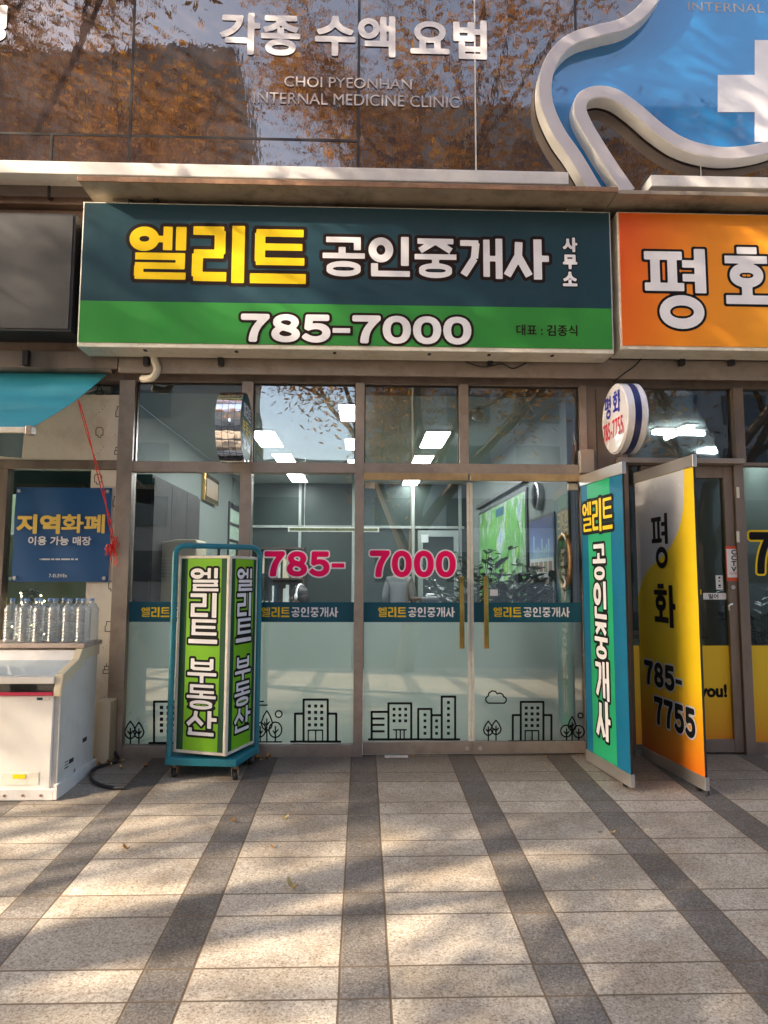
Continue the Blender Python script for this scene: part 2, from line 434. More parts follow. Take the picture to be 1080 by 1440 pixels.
# ---------------------------------------------------------------- shared materials
M = {}
M['brown'] = mat('brown anodised aluminium', (.25, .195, .16), .42, .35, .14, 3, grime=((.12, .085, .065), .6, 5), stretch=(1, 1, .25))
M['brown_light'] = mat('bronze aluminium worn', (.4, .33, .275), .36, .5, .1, 4, grime=((.22, .175, .14), .5, 7))
M['gold'] = mat('gold anodised header', (.5, .34, .17), .38, .5, .12, 4, grime=((.22, .15, .08), .5, 6))
M['fascia'] = mat('brown fascia sheet', (.3, .2, .15), .5, .1, .15, 2, grime=((.13, .09, .07), .7, 3.5), stretch=(1, 1, .3))
M['white_trim'] = mat('white painted metal', (.72, .69, .66), .4, 0, .06, 5, grime=((.4, .34, .28), .5, 5))
M['cream_trim'] = mat('cream frame', (.74, .7, .6), .4, 0, .08, 5, grime=((.42, .34, .24), .55, 9))
M['rust'] = mat('rusty sheet', (.3, .17, .1), .7, .1, .3, 8, grime=((.14, .07, .04), .8, 12), bump=.3)
M['soffit'] = mat('dirty canopy sheet', (.32, .27, .21), .6, 0, .18, 3, grime=((.1, .075, .055), .85, 4))
M['black'] = mat('black plastic', (.018, .018, .02), .45, 0, .2, 8)
M['rubber'] = mat('black rubber', (.02, .02, .022), .6, 0, .2, 20)
M['ink'] = mat('black vinyl', (.008, .007, .008), .6, 0, .1, 10, spec=.15)
M['steel'] = mat('brushed stainless', (.6, .58, .56), .42, .9, .05, 3)
M['chrome'] = mat('polished steel', (.8, .79, .78), .07, 1, .03, 6)
M['brass'] = mat('polished brass', (.95, .55, .14), .1, 1, .04, 10)
M['navy'] = mat('dark teal sign print', (.014, .05, .07), .38, 0, .06, 2, spec=.3, bump=.35, bscale=2.5, grime=((.03, .06, .075), .35, 5), stretch=(1, 1, .35))
M['green'] = mat('green sign print', (.035, .25, .045), .38, 0, .06, 2, spec=.3, bump=.35, bscale=2.5, grime=((.06, .22, .06), .35, 5), stretch=(1, 1, .35))
M['yellow'] = mat('yellow vinyl', (.88, .6, .012), .45, 0, .03, 6, spec=.2)
M['white_vinyl'] = mat('white vinyl', (.82, .81, .84), .4, 0, .04, 6)
M['teal'] = mat('teal enamel paint', (.014, .2, .26), .38, 0, .12, 6, grime=((.03, .07, .07), .6, 14))
M['wall_white'] = mat('white wall paint', (.66, .68, .66), .7, 0, .05, 3)
M['dark_wood'] = mat('dark wood', (.06, .035, .022), .45, 0, .2, 6, stretch=(1, 1, .2))
M['leaf'] = mat('houseplant leaf', (.02, .042, .018), .35, 0, .3, 9)
M['glass_door'] = glass('clear shop glass', (.9, .93, .91), 1.65, .01)
M['glass_top'] = glass('clear transom glass', (.9, .92, .9), 2.05, .012, (.45, .42, .36), wav=.05)
M['glass_plain'] = glass('clear side glass', (.85, .9, .88), 1.5, .012)

# ---------------------------------------------------------------- pavement: one sheet, granite pavers in two tones
def paving():
    m, nt, b = nodes('granite pavers')
    pos = N(nt, 'ShaderNodeNewGeometry').outputs['Position']; sp = N(nt, 'ShaderNodeSeparateXYZ'); L(nt, pos, sp.inputs[0])
    def mth(op, a, c=None, d=None):
        n = N(nt, 'ShaderNodeMath', operation=op)
        for i, v in enumerate((a, c, d)):
            if v is None: continue
            if isinstance(v, (int, float)): n.inputs[i].default_value = v
            else: L(nt, v, n.inputs[i])
        return n.outputs[0]
    P, ST, PR, RS = .7635, .19/.7635, .574, .379/.574
    wob = noise(nt, 2.5, 2); wx = mth('MULTIPLY', mth('SUBTRACT', wob.outputs[0], .5), .008)
    ax = mth('DIVIDE', mth('ADD', mth('ADD', sp.outputs[0], .077), wx), P); ay = mth('DIVIDE', mth('ADD', mth('ADD', sp.outputs[1], .412), wx), PR)
    fx = mth('FRACT', ax); fy = mth('FRACT', ay); ix = mth('FLOOR', ax); iy = mth('FLOOR', ay)
    strip = mth('LESS_THAN', fx, ST); big = mth('LESS_THAN', fy, RS)
    def dist(f, a):                                # distance of a wrapped fraction to a line
        return mth('MINIMUM', mth('ABSOLUTE', mth('SUBTRACT', f, a)), mth('MINIMUM', f, mth('SUBTRACT', 1, f)))
    jx = mth('MULTIPLY', dist(fx, ST), P); jy = mth('MULTIPLY', dist(fy, RS), PR); jd = mth('MINIMUM', jx, jy)
    joint = N(nt, 'ShaderNodeMapRange'); L(nt, jd, joint.inputs[0]); joint.inputs[1].default_value = .003; joint.inputs[2].default_value = .006; joint.inputs[3].default_value = 1; joint.inputs[4].default_value = 0
    cid = N(nt, 'ShaderNodeCombineXYZ'); L(nt, mth('ADD', mth('MULTIPLY', ix, 2), strip), cid.inputs[0]); L(nt, mth('ADD', mth('MULTIPLY', iy, 2), big), cid.inputs[1])
    wnz = N(nt, 'ShaderNodeTexWhiteNoise', noise_dimensions='2D'); L(nt, cid.outputs[0], wnz.inputs['Vector'])
    grain = noise(nt, 95, 3, .75); grain2 = noise(nt, 38, 5, .8); patch = noise(nt, 1.7, 6, .7)
    light = ramp(nt, grain.outputs[0], [(.3, (.08, .068, .055)), (.4, (.3, .258, .205)), (.52, (.45, .4, .33)), (.72, (.6, .545, .465))])
    dark = ramp(nt, grain.outputs[0], [(.28, (.045, .04, .036)), (.5, (.165, .147, .13)), (.72, (.31, .285, .255))])
    c = mixc(nt, strip, light.outputs[0], dark.outputs[0])
    tone = N(nt, 'ShaderNodeMapRange'); L(nt, wnz.outputs[0], tone.inputs[0]); tone.inputs[3].default_value = .78; tone.inputs[4].default_value = 1.1
    c = mixc(nt, 1.0, c, tone.outputs[0], 'MULTIPLY')
    g2 = ramp(nt, grain2.outputs[0], [(.36, (.74, .71, .68)), (.56, (1, 1, 1))]); c = mixc(nt, 1.0, c, g2.outputs[0], 'MULTIPLY')
    pr = ramp(nt, patch.outputs[0], [(.36, (.62, .55, .47)), (.58, (1, 1, 1))]); c = mixc(nt, .75, c, pr.outputs[0], 'MULTIPLY')
    # trodden gum and oil spots
    vo = N(nt, 'ShaderNodeTexVoronoi'); vo.inputs['Scale'].default_value = 1.35; L(nt, pos, vo.inputs['Vector'])
    sr = ramp(nt, vo.outputs['Distance'], [(.022, (.4, .37, .33)), (.032, (1, 1, 1))]); c = mixc(nt, 1.0, c, sr.outputs[0], 'MULTIPLY')
    # damp dirt along the shop fronts
    dm = N(nt, 'ShaderNodeMapRange'); L(nt, mth('ADD', sp.outputs[1], mth('MULTIPLY', patch.outputs[0], .5)), dm.inputs[0]); dm.inputs[1].default_value = -.45; dm.inputs[2].default_value = .28; dm.inputs[3].default_value = 0; dm.inputs[4].default_value = .55
    c = mixc(nt, dm.outputs[0], c, (.1, .07, .045))
    c = mixc(nt, joint.outputs[0], c, (.11, .075, .045))
    L(nt, c, b.inputs['Base Color'])
    rg = N(nt, 'ShaderNodeMapRange'); L(nt, grain2.outputs[0], rg.inputs[0]); rg.inputs[3].default_value = .55; rg.inputs[4].default_value = .85; L(nt, rg.outputs[0], b.inputs['Roughness'])
    hb = mth('SUBTRACT', mth('MULTIPLY', grain.outputs[0], .25), joint.outputs[0]); bp = N(nt, 'ShaderNodeBump'); bp.inputs['Strength'].default_value = .5; bp.inputs['Distance'].default_value = .003
    L(nt, hb, bp.inputs['Height']); L(nt, bp.outputs[0], b.inputs['Normal'])
    return m
g = MB(); V = []; ys = [.02, -2, -5, -8.2]
g.add([(x, y, gz(y)) for y in ys for x in (-30, 30)], [(2*i+2, 2*i+3, 2*i+1, 2*i) for i in range(3)])
struct('pavement', g, paving())
zr = gz(-8.2)-.13
M['kerb'] = mat('granite kerb', (.3, .29, .27), .7, 0, .15, 20, grime=((.15, .13, .11), .6, 6), bump=.3)
struct('kerb', MB().box(-30, 30, -8.4, -8.2, zr-.2, gz(-8.2)+.004), M['kerb'])
M['asphalt'] = mat('asphalt', (.055, .054, .053), .85, 0, .2, 40, grime=((.03, .03, .03), .6, 2), bump=.5)
struct('road', MB().add([(-300, -300, zr), (300, -300, zr), (300, -8.4, zr), (-300, -8.4, zr)], [(0, 1, 2, 3)]), M['asphalt'])

# ---------------------------------------------------------------- the building: upper storey, ledges, fascia, pillars
bld = thing('commercial_building', (0, .4, 0), 'brown panelled building with dark reflecting upper windows above the row of shops', 'building')
def film():
    m, nt, b = nodes('dark printed window film'); nt.nodes.remove(b); o = nt.nodes['Material Output']
    n = noise(nt, .9, 4, .6); r = ramp(nt, n.outputs[0], [(.35, (.04, .028, .027)), (.7, (.062, .044, .043))])
    st = noise(nt, 2.2, 5, .7, stretch=(3, 1, .35)); sr = ramp(nt, st.outputs[0], [(.5, (0, 0, 0)), (.8, (.35, .35, .35))])
    c = mixc(nt, sr.outputs[0], r.outputs[0], (.13, .105, .105))
    d = N(nt, 'ShaderNodeBsdfDiffuse'); L(nt, c, d.inputs[0])
    gl = N(nt, 'ShaderNodeBsdfGlossy'); gl.inputs['Roughness'].default_value = .012; gl.inputs[0].default_value = (1, .88, .8, 1)
    w = noise(nt, 2.4, 5, .6, stretch=(1.8, 1, .7)); bp = N(nt, 'ShaderNodeBump'); bp.inputs['Strength'].default_value = .3; bp.inputs['Distance'].default_value = .0035
    L(nt, w.outputs[0], bp.inputs['Height']); L(nt, bp.outputs[0], gl.inputs['Normal'])
    fr = N(nt, 'ShaderNodeFresnel'); fr.inputs[0].default_value = 2.5
    x = N(nt, 'ShaderNodeMixShader'); L(nt, fr.outputs[0], x.inputs[0]); L(nt, d.outputs[0], x.inputs[1]); L(nt, gl.outputs[0], x.inputs[2]); L(nt, x.outputs[0], o.inputs[0])
    return m
M['film'] = film(); M['joint'] = mat('dark window joint', (.03, .027, .026), .4, .3, .1, 8)
UG = -.25
xs_ = [-7.4, -5.57, -3.73, -1.9, -.055, 1.757, 3.58, 5.41, 7.2]
obj('upper_wall', MB().box(-7.4, 7.2, UG+.05, .4, 4.42, 8.5), M['fascia'], bld)
for i in range(8):
    x0, x1 = xs_[i], xs_[i+1]
    rows = [(4.44, 4.98), (4.98, 6.75), (6.75, 8.5)] if x1 < .1 else [(4.44, 6.75), (6.75, 8.5)]
    for z0, z1 in rows:
        cols = [(x0, x1)]
        if z1 < 5 and x0 < -3 and x0 > -4: cols = [(x0, -2.52), (-2.52, x1)]
        for a, b_ in cols:
            mb = MB().box(a+.011, b_-.011, UG, UG+.012, z0+.011, z1-.011)
            t = random.uniform(-.004, .004); u = random.uniform(-.003, .003); cx, cz = (a+b_)/2, (z0+z1)/2
            mb.V = [(x, y+(x-cx)*t+(z-cz)*u, z) for x, y, z in mb.V]
            obj('window_pane', mb, M['film'], bld)
fr = MB()
for x in xs_: fr.box(x-.01, x+.01, UG-.004, UG+.045, 4.44, 8.5)
for x0, x1, z in [(-7.4, -.055, 4.98), (-7.4, 7.2, 6.75)]:
    for a, b_ in zip(xs_, xs_[1:]):
        if b_ <= x1+.01: fr.box(a+.0105, b_-.0105, UG-.003, UG+.045, z-.01, z+.01)
fr.box(-2.53, -2.51, UG-.0035, UG+.045, 4.44, 4.9695)
obj('window_frame', fr, M['joint'], bld)
for px_ in (668, 980):
    seam = MB(); x = at(px_, 120, UG)[0]; seam.box(x-.006, x+.006, UG-.007, UG-.0055, 4.45, 6.7)
    obj('window_seam', seam, M['white_trim'], bld)
F_up = wall(UG-.007)
M['film_text'] = mat('white window lettering', (.85, .82, .82), .5, 0, .04, 6); M['film_text_faint'] = mat('grey window lettering', (.5, .46, .46), .5, 0, .06, 6)
letters(bld, F_up, [FT(F_up, '각종', 310, 17, 422, 79, .012), FT(F_up, '수액', 443, 20, 556, 81, .012), FT(F_up, '요법', 577, 26, 685, 84, .012)], [(0, M['film_text'])], .008)
letters(bld, F_up, [FT(F_up, '정', -48, 6, 8, 60, .016)], [(0, M['film_text'])], .008)
letters(bld, F_up, [FT(F_up, 'CHOI PYEONHAN', 400, 107, 579, 126, 0), FT(F_up, 'INTERNAL MEDICINE CLINIC', 357, 129, 646, 152, 0)], [(0, M['film_text_faint'])], .005)
# ledge in two lengths, the emblem comes down between them
zl = at(400, 251, -.42)[1]; xa, xb = at(800, 260, -.42)[0], at(915, 262, -.42)[0]
lm = MB().box(-7.4, xa, -.42, UG+.03, zl, zl+.105); obj('ledge', lm, M['white_trim'], bld, bevel=.006)
obj('ledge', MB().box(xb, 7.2, -.43, UG+.03, zl-.005, zl+.09), M['white_trim'], bld, bevel=.006)
zc0 = at(480, 262, -.58)[1]
xc0, xc1 = at(110, 255, -.58)[0], at(868, 270, -.58)[0]
obj('canopy', MB().box(xc0, xc1, -.58, -.1, zc0, zc0+.03), M['soffit'], bld, bevel=.004)
obj('canopy_edge', MB().box(xc0-.004, xc1+.004, -.592, -.5805, zc0-.006, zc0+.034), M['rust'], bld, bevel=.003)
obj('canopy', MB().box(xc1+.006, 7.2, -.56, -.1, zc0+.0, zc0+.03), M['soffit'], bld)
obj('canopy_bracket', MB().box(xc0+.5, xc0+.53, -.36, -.1, zc0-.06, zc0-.001), M['black'], bld)
for px_ in (172, 806): x = at(px_, 290, -.3)[0]; obj('canopy_bracket', MB().box(x-.06, x+.06, -.34, -.14, zc0-.06, zc0-.002), M['soffit'], bld)
obj('fascia', MB().box(-7.4, 7.2, -.12, .39, 3.18, 4.41), M['fascia'], bld)
zb = at(480, 528, -.14)[1]
obj('fascia_beam', MB().box(-1.95, 7.2, -.15, -.121, zb, zb+.16), M['brown_light'], bld, bevel=.004)
obj('fascia_beam', MB().box(-7.4, -1.96, -.15, -.121, zb+.03, zb+.17), M['brown'], bld, bevel=.004)
zf = at(480, 540, -.0)[1]
obj('lintel', MB().box(-7.4, 7.2, -.03, .39, zf, 3.178), M['brown'], bld)
px1, px2 = at(826, 700, -.03)[0], at(868, 700, -.03)[0]
obj('pillar', MB().box(px1, px2+.05, -.03, .2, gz(0)-.05, zf-.001), M['brown'], bld, bevel=.004)
sm = MB(); sm.box((px1+px2)/2-.035, (px1+px2)/2-.032, -.033, -.03, .02, zf-.03); obj('pillar_seam', sm, M['joint'], bld)
b0, b1 = at(817, 665, -.1), at(835, 632, -.1)
obj('trim_box', MB().box(b0[0], b1[0], -.1, -.031, b0[1], b1[1]), M['brown_light'], bld, bevel=.004)
obj('side_wall', MB().box(-7.4, -4.5, -.03, .3, -.05, zf-.001), M['brown'], bld); obj('side_wall', MB().box(4.6, 7.2, -.03, .3, -.05, zf-.001), M['brown'], bld)
obj('roof_slab', MB().box(-7.4, 7.2, -.2, 8, 8.51, 8.8), M['fascia'], bld)

# ---------------------------------------------------------------- clinic emblem on the upper windows
def smooth(p, n=6):
    out = []
    for i in range(len(p)-1):
        a, b_, c, d = (Vector(p[max(0, min(len(p)-1, k))]) for k in (i-1, i, i+1, i+2))
        for k in range(n):
            t = k/n; q = .5*((2*b_)+(c-a)*t+(2*a-5*b_+4*c-d)*t*t+(3*b_-a-3*c+d)*t**3); out.append((q.x, q.y))
    return out+[tuple(p[-1])]
def offset(p, w):
    o = []
    for i in range(len(p)):
        a = Vector(p[max(i-1, 0)]); c = Vector(p[min(i+1, len(p)-1)]); t = (c-a).normalized(); o.append((p[i][0]-t.y*w, p[i][1]+t.x*w))
    return o
em = thing('clinic_emblem', (2.2, UG-.02, 4.6), 'big blue and white clinic emblem outlined by a raised pale tube, top right', 'emblem')
F_em = wall(-.39); F_eb = wall(UG-.012)
zq = lambda p: (540+p[0]/2, p[1]/2)
A_ = [(598, 538), (540, 440), (492, 370), (458, 290), (456, 215), (482, 152), (532, 108), (600, 86), (670, 68), (715, 40), (752, 0), (775, -40), (800, -110), (860, -200)]
B_ = [(690, 538), (640, 466), (598, 400), (566, 345), (552, 305), (562, 272), (605, 257), (655, 268), (710, 306), (768, 356), (830, 398), (900, 422), (980, 430), (1080, 414), (1170, 372), (1250, 290)]
M['tube'] = mat('brushed silver channel face', (.6, .56, .57), .42, .15, .05, 3, bump=.1, bscale=60); M['tube_side'] = mat('white channel side', (.8, .78, .74), .35, 0, .05, 6)
M['blue'] = mat('bright blue film', (.008, .2, .5), .06, 0, .06, 2, spec=1.0, coat=1)
for pth in (A_, B_):
    P = smooth([F_em.px(*zq(q)) for q in pth]); wd = .053
    poly = offset(P, wd)+offset(P, -wd)[::-1]
    s_ = obj('tube', MB().prism(F_em, poly, -.125, -.004), M['tube_side'], em, smooth=True)
    inn = offset(P, wd-.006)+offset(P, -wd+.006)[::-1]
    obj('tube_face', MB().prism(F_em, inn, -.0035, 0), M['tube'], s_)
Pa = smooth([F_eb.px(*zq(q)) for q in A_]); Pb = smooth([F_eb.px(*zq(q)) for q in B_])
obj('blue_panel', MB().prism(F_eb, Pa+[(Pb[-1][0], Pa[-1][1])]+Pb[::-1], -.004, .002), M['blue'], em)
cr = [(1061, 57), (1113, 57), (1113, 106), (1165, 106), (1165, 158), (1113, 158), (1113, 200), (1061, 200), (1061, 158), (1009, 158), (1009, 106), (1061, 106)]
obj('cross', MB().prism(F_eb, [F_eb.px(*p) for p in cr], .003, .006), M['white_vinyl'], em)
letters(em, F_eb, [FT(F_eb, 'INTERNAL MEDICINE', 967, 3, 1185, 22, 0)], [(0, M['film_text_faint'])], .005, .004)

# ---------------------------------------------------------------- sign boxes over the shops
def sign_box(name, x0, y0, x1, y1, yf, depth, face, frame, label, root_cat='sign'):
    f = wall(yf); a0, b1 = f.px(x0, y0); a1, b0 = f.px(x1, y1)
    r = thing(name, ((a0+a1)/2, yf+depth/2, b0), label, root_cat)
    obj('box', MB().box(a0, a1, yf+.006, yf+depth, b0, b1), frame, r, bevel=.004)
    return r, f, (a0, a1, b0, b1)
YS = -.42
r, f, (a0, a1, b0, b1) = sign_box('shop_sign', 117, 283, 864, 497, YS, .24, M['navy'], M['cream_trim'], 'long dark teal and green sign with yellow and white Korean lettering over the glass doors')
bl = f.px(480, 428)[1]; t = .012
obj('upper_face', MB().box(a0+t, a1-t, YS, YS+.005, bl, b1-t), M['navy'], r)
obj('lower_face', MB().box(a0+t, a1-t, YS+.0005, YS+.0055, b0+.035, bl-.0005), M['green'], r)
ol = mat('dark brown letter outline', (.018, .009, .007), .55, 0, .1, 8, spec=.15)
letters(r, f, [KT(f, '엘', 184, 318, 261, 393, wk=1.12), KT(f, '리', 270, 319, 344, 396, wk=1.12), KT(f, '트', 353, 323, 430, 397, wk=1.12)], [(.028, ol), (0, M['yellow'])], .007)
letters(r, f, [KT(f, '공인중개사', 454, 333, 770, 392, wk=1.1, gap=.09)], [(.026, ol), (0, M['white_vinyl'])], .007)
letters(r, f, [FT(f, '사', 791, 334, 812, 355, .007), FT(f, '무', 791, 358, 812, 379, .007), FT(f, '소', 791, 382, 812, 403, .007)], [(.008, ol), (0, M['white_vinyl'])], .0045)
letters(r, f, DG(f, '785-7000', 339, 441, 663, 485, .015, .07), [(.02, ol), (0, M['white_vinyl'])], .006)
letters(r, f, [FT(f, '대표 : 김종식', 726, 456, 812, 473, .0015)], [(0, ol)], .004)
for px_ in (200, 330, 470, 605, 690, 780): x = f.px(px_, 500)[0]; obj('drain_stud', MB().box(x-.012, x+.012, YS+.05, YS+.09, b0-.006, b0-.0005), M['rubber'], r)
m_or = gradient('orange print', (1, 0, -.25), 1.0, 3.2, [(0, (.78, .1, .012)), (.3, (.85, .27, .015)), (1, (.82, .42, .03))])
r2, f, (a0, a1, b0, b1) = sign_box('shop_sign', 868, 297, 1420, 498, YS, .24, m_or, M['cream_trim'], 'orange to yellow sign with bold white Korean letters at the right edge')
obj('face', MB().box(a0+.012, a1-.012, YS, YS+.005, b0+.03, b1-.012), m_or, r2)
letters(r2, f, [KT(f, '평', 905, 352, 998, 456, wk=1.1), KT(f, '화', 1018, 352, 1110, 435, wk=1.1), KT(f, '부동산', 1150, 352, 1380, 440, wk=1.1)], [(.02, M['ink']), (0, M['white_vinyl'])], .008)
m_bk = mat('charcoal sign face', (.035, .035, .037), .55, 0, .1, 4, grime=((.06, .055, .05), .5, 4), bump=.15, bscale=300)
r3, f, (a0, a1, b0, b1) = sign_box('blank_sign', -330, 292, 99, 466, YS, .27, m_bk, M['black'], 'blank charcoal sign box above the teal awning, left edge', 'sign')
obj('face', MB().box(a0+.02, a1-.02, YS, YS+.005, b0+.02, b1-.02), m_bk, r3)
for o_, xs2 in ((r, (205, 310, 690)), (r2, (960, 1030)), (r3, (35,))):
    for px_ in xs2: x = at(px_, 500, -.2)[0]; obj('bracket', MB().box(x-.02, x+.02, -.2, -.155, at(px_, 513, -.2)[1], at(px_, 492, -.2)[1]), M['black'], o_)

# cables under the signs, pipe
def cable(name, pts, rad, m, label, cat, sm=True):
    p = [Vector(q) for q in pts]; out = []
    for i in range(len(p)-1):
        a, b_, c, d = (p[max(0, min(len(p)-1, k))] for k in (i-1, i, i+1, i+2))
        for k in range(6):
            t = k/6; out.append(.5*((2*b_)+(c-a)*t+(2*a-5*b_+4*c-d)*t*t+(3*b_-a-3*c+d)*t**3))
    out.append(p[-1])
    mid = out[len(out)//2]
    return tag(obj(name, MB().tube(out, rad, 8), m, smooth=True, loc=mid), label, cat)
def c3(x, y, d): a, z = at(x, y, d); return (a, d, z)
cable('drain_pipe', [c3(213, 490, -.17), c3(217, 506, -.175), c3(221, 520, -.18), c3(214, 531, -.17), c3(200, 533, -.11)], .03, M['cream_trim'], 'cream bent drain pipe under the left end of the long sign', 'pipe')
cable('cable', [c3(655, 509, -.17), c3(680, 516, -.18), c3(705, 512, -.18), c3(722, 518, -.17), c3(740, 510, -.17)], .006, M['rubber'], 'tangled black cable hanging under the middle of the long sign', 'cable')
cable('cable', [c3(905, 500, -.18), c3(893, 514, -.2), c3(878, 525, -.2), c3(862, 537, -.1)], .006, M['rubber'], 'black cable running down from the orange sign to the round white sign', 'cable')

# ---------------------------------------------------------------- real estate shop front
FG = wall(.02)                                  # glass plane
FL_ = wall(.016)
def X(px_, y=850, d=0): return at(px_, y, d)[0]
def Z(py_, x=500, d=0): return at(x, py_, d)[1]
sf = thing('glazed_shopfront', (0, 0, gz(0)), 'brown framed glass shop front with two doors, pink phone number and black skyline decals', 'shop front')
xl0, xl1 = X(168), X(181); m10, m11 = X(335), X(351); m20, m21 = X(498), X(511); xr0, xr1 = X(818), X(829)
zs0, zs1 = gz(0)-.03, Z(1046); zt0, zt1 = Z(666), Z(652); zh = Z(541)
md = X(662, 850)
fm = MB()
fm.box(xl0-.05, xl1, -.045, .07, zs0, zf-.001); fm.box(m10, m11, -.045, .07, zs0, zf-.001); fm.box(m20, m21, -.045, .07, zs0, zf-.001); fm.box(xr0+.01, xr1, -.044, .07, zs0, zf-.001)
tm0, tm1 = X(645, 600), X(658, 600)
fm.box(tm0, tm1, -.044, .07, zt1+.0005, zf-.001)
for a, b_ in ((xl1, m10), (m11, m20), (m21, xr0+.01)): fm.box(a+.0005, b_-.0005, -.041, .066, zt0, zt1)
for a, b_ in ((xl1, m10), (m11, m20), (m21, tm0), (tm1, xr0+.01)): fm.box(a+.0005, b_-.0005, -.03, .06, zh, zf-.002)
obj('frame', fm, M['brown_light'], sf, bevel=.003)
sl_ = MB()
for a, b_ in ((xl1, m10), (m11, m20)): sl_.box(a+.0005, b_-.0005, -.042, .066, zs0, zs1)
obj('sill', sl_, M['brown_light'], sf, bevel=.003)
zd = Z(677)
for a, b_ in ((X(510), X(658)-.002), (X(661), X(818))): obj('door_header', MB().box(a, b_, -.075, -.0455, zd+.004, zd+.062), M['gold'], sf, bevel=.003)
for a, b_ in ((xl1, m10), (m11, m20), (m21, tm0), (tm1, xr0+.01)):
    obj('transom_window', MB().box(a, b_, .018, .024, zt1, zh), M['glass_top'], sf)
gk = MB()
for a, b_ in ((xl1, m10), (m11, m20), (m21, tm0), (tm1, xr0+.01)):
    for p, q, u, v in ((a, a+.008, zt1, zh), (b_-.008, b_, zt1, zh), (a+.0085, b_-.0085, zt1, zt1+.008), (a+.0085, b_-.0085, zh-.008, zh)): gk.box(p, q, .004, .0175, u, v)
obj('gasket', gk, M['joint'], sf)
def frosted():
    m, nt, b = nodes('frosted film'); nt.nodes.remove(b); o = nt.nodes['Material Output']
    n = noise(nt, 1.2, 5, .65, stretch=(1.5, 1, .5)); r = ramp(nt, n.outputs[0], [(.3, (.68, .745, .7)), (.7, (.77, .82, .78))])
    d = N(nt, 'ShaderNodeBsdfDiffuse'); L(nt, r.outputs[0], d.inputs[0]); tl = N(nt, 'ShaderNodeBsdfTranslucent'); L(nt, r.outputs[0], tl.inputs[0])
    t = N(nt, 'ShaderNodeBsdfTransparent'); t.inputs[0].default_value = (.85, .92, .89, 1)
    a = N(nt, 'ShaderNodeMixShader'); a.inputs[0].default_value = .6; L(nt, d.outputs[0], a.inputs[1]); L(nt, tl.outputs[0], a.inputs[2])
    x = N(nt, 'ShaderNodeMixShader'); x.inputs[0].default_value = .16; L(nt, a.outputs[0], x.inputs[1]); L(nt, t.outputs[0], x.inputs[2]); L(nt, x.outputs[0], o.inputs[0]); return m
M['frost'] = frosted(); M['band'] = mat('dark teal band film', (.012, .09, .135), .4, 0, .04, 3, spec=.25)
M['glass_low'] = glass('shop glass near the ground', (.93, .95, .93), 1.95, .01)
M['pink'] = mat('magenta vinyl', (.9, .004, .125), .45, 0, .03, 6, spec=.2)
def LN(f, pts, w): return ('L', [f.px(*p) for p in pts], w)
HWK = .0085
def z3(x, y): return (340+x/3.176, 820+y/3.176)
def z4(x, y): return (600+x/4, 740+y/4)
def z45(x, y): return (x/4.5, 820+y/4.5)
def decal(parent, f, cv, lines=(), sq=(), rings=(), thin=(), s=5):
    it = []
    for l in lines: it.append(LN(f, [cv(*p) for p in l], HWK))
    for l in thin: it.append(LN(f, [cv(*p) for p in l], HWK*.62))
    for x, y, h in sq:
        a, b_ = f.px(*cv(x-h, y+h)); c, d = f.px(*cv(x+h, y-h)); it.append(('B', a, b_, c, d))
    for x, y, rx, ry in rings:
        a, b_ = f.px(*cv(x, y)); c, d = f.px(*cv(x+rx, y-ry)); it.append(('O', a, b_, c-a, d-b_, HWK*.62))
    letters(parent, f, it, [(0, M['ink'])], .004, .001, 'skyline_decal')
def rect(x0, y0, x1, y1): return [(x0, y1), (x0, y0), (x1, y0), (x1, y1)]
def tower(ox, oy, k=1.0):                       # the office block drawn on two panes
    P = lambda x, y: (ox+x*k, oy+y*k)
    ls = [[P(*p) for p in l] for l in ([(-54, 185), (-54, 0), (54, 0), (54, 185)], [(-54, 63), (-92, 63), (-92, 185)], [(54, 63), (92, 63), (92, 185)], [(-110, 188), (110, 188)])]
    th = [[P(*p) for p in l] for l in ([(-33, 185), (-33, 137), (31, 137), (31, 185)], [(0, 137), (0, 185)])]
    sq = [(*P(x, y), 7*k) for x in (-28, 0, 27) for y in (29, 57, 85, 113)]
    return ls, sq, th
def leaf_tree(x, y, rx, ry, base, pts=None):    # pointed tree: leaf outline, trunk and two twigs
    o = [(x, y-ry*1.08), (x+rx*.55, y-ry*.55), (x+rx, y+ry*.2), (x+rx*.8, y+ry*.7), (x+rx*.3, y+ry), (x-rx*.3, y+ry), (x-rx*.8, y+ry*.7), (x-rx, y+ry*.2), (x-rx*.55, y-ry*.55), (x, y-ry*1.08)]
    return [o, [(x, y-ry*.2), (x, base)], [(x, y+ry*.55), (x-rx*.45, y+ry*.15)], [(x, y+ry*.5), (x+rx*.45, y+ry*.1)]]
def pane(a, b_, z0, z1, parent, name='window_pane', zband=None):
    g_ = obj(name, MB().box(a, b_, .018, .024, z0, z1), M['glass_low'], parent)
    return g_
zb1, zb0 = Z(847), Z(875)
def dress(root, a, b_, z0):                     # teal band and frosted film on the room side of the glass
    obj('frosted_film', MB().box(a+.002, b_-.002, .026, .028, z0+.002, zb0-.001), M['frost'], root)
    obj('band', MB().box(a+.002, b_-.002, .0158, .0176, zb0, zb1), M['band'], root)
FT_ = wall(.0156)
FD_ = wall(.0175)
def band_text(root, x, w1=42, w2=65):
    letters(root, FT_, [KT(FT_, '엘리트', x, 854, x+w1-3, 867.5, wk=1.0)], [(0, M['yellow'])], .003, .0008)
    letters(root, FT_, [KT(FT_, '공인중개사', x+w1, 854, x+w1+w2, 867.5, wk=1.0)], [(0, M['white_vinyl'])], .003, .0008)
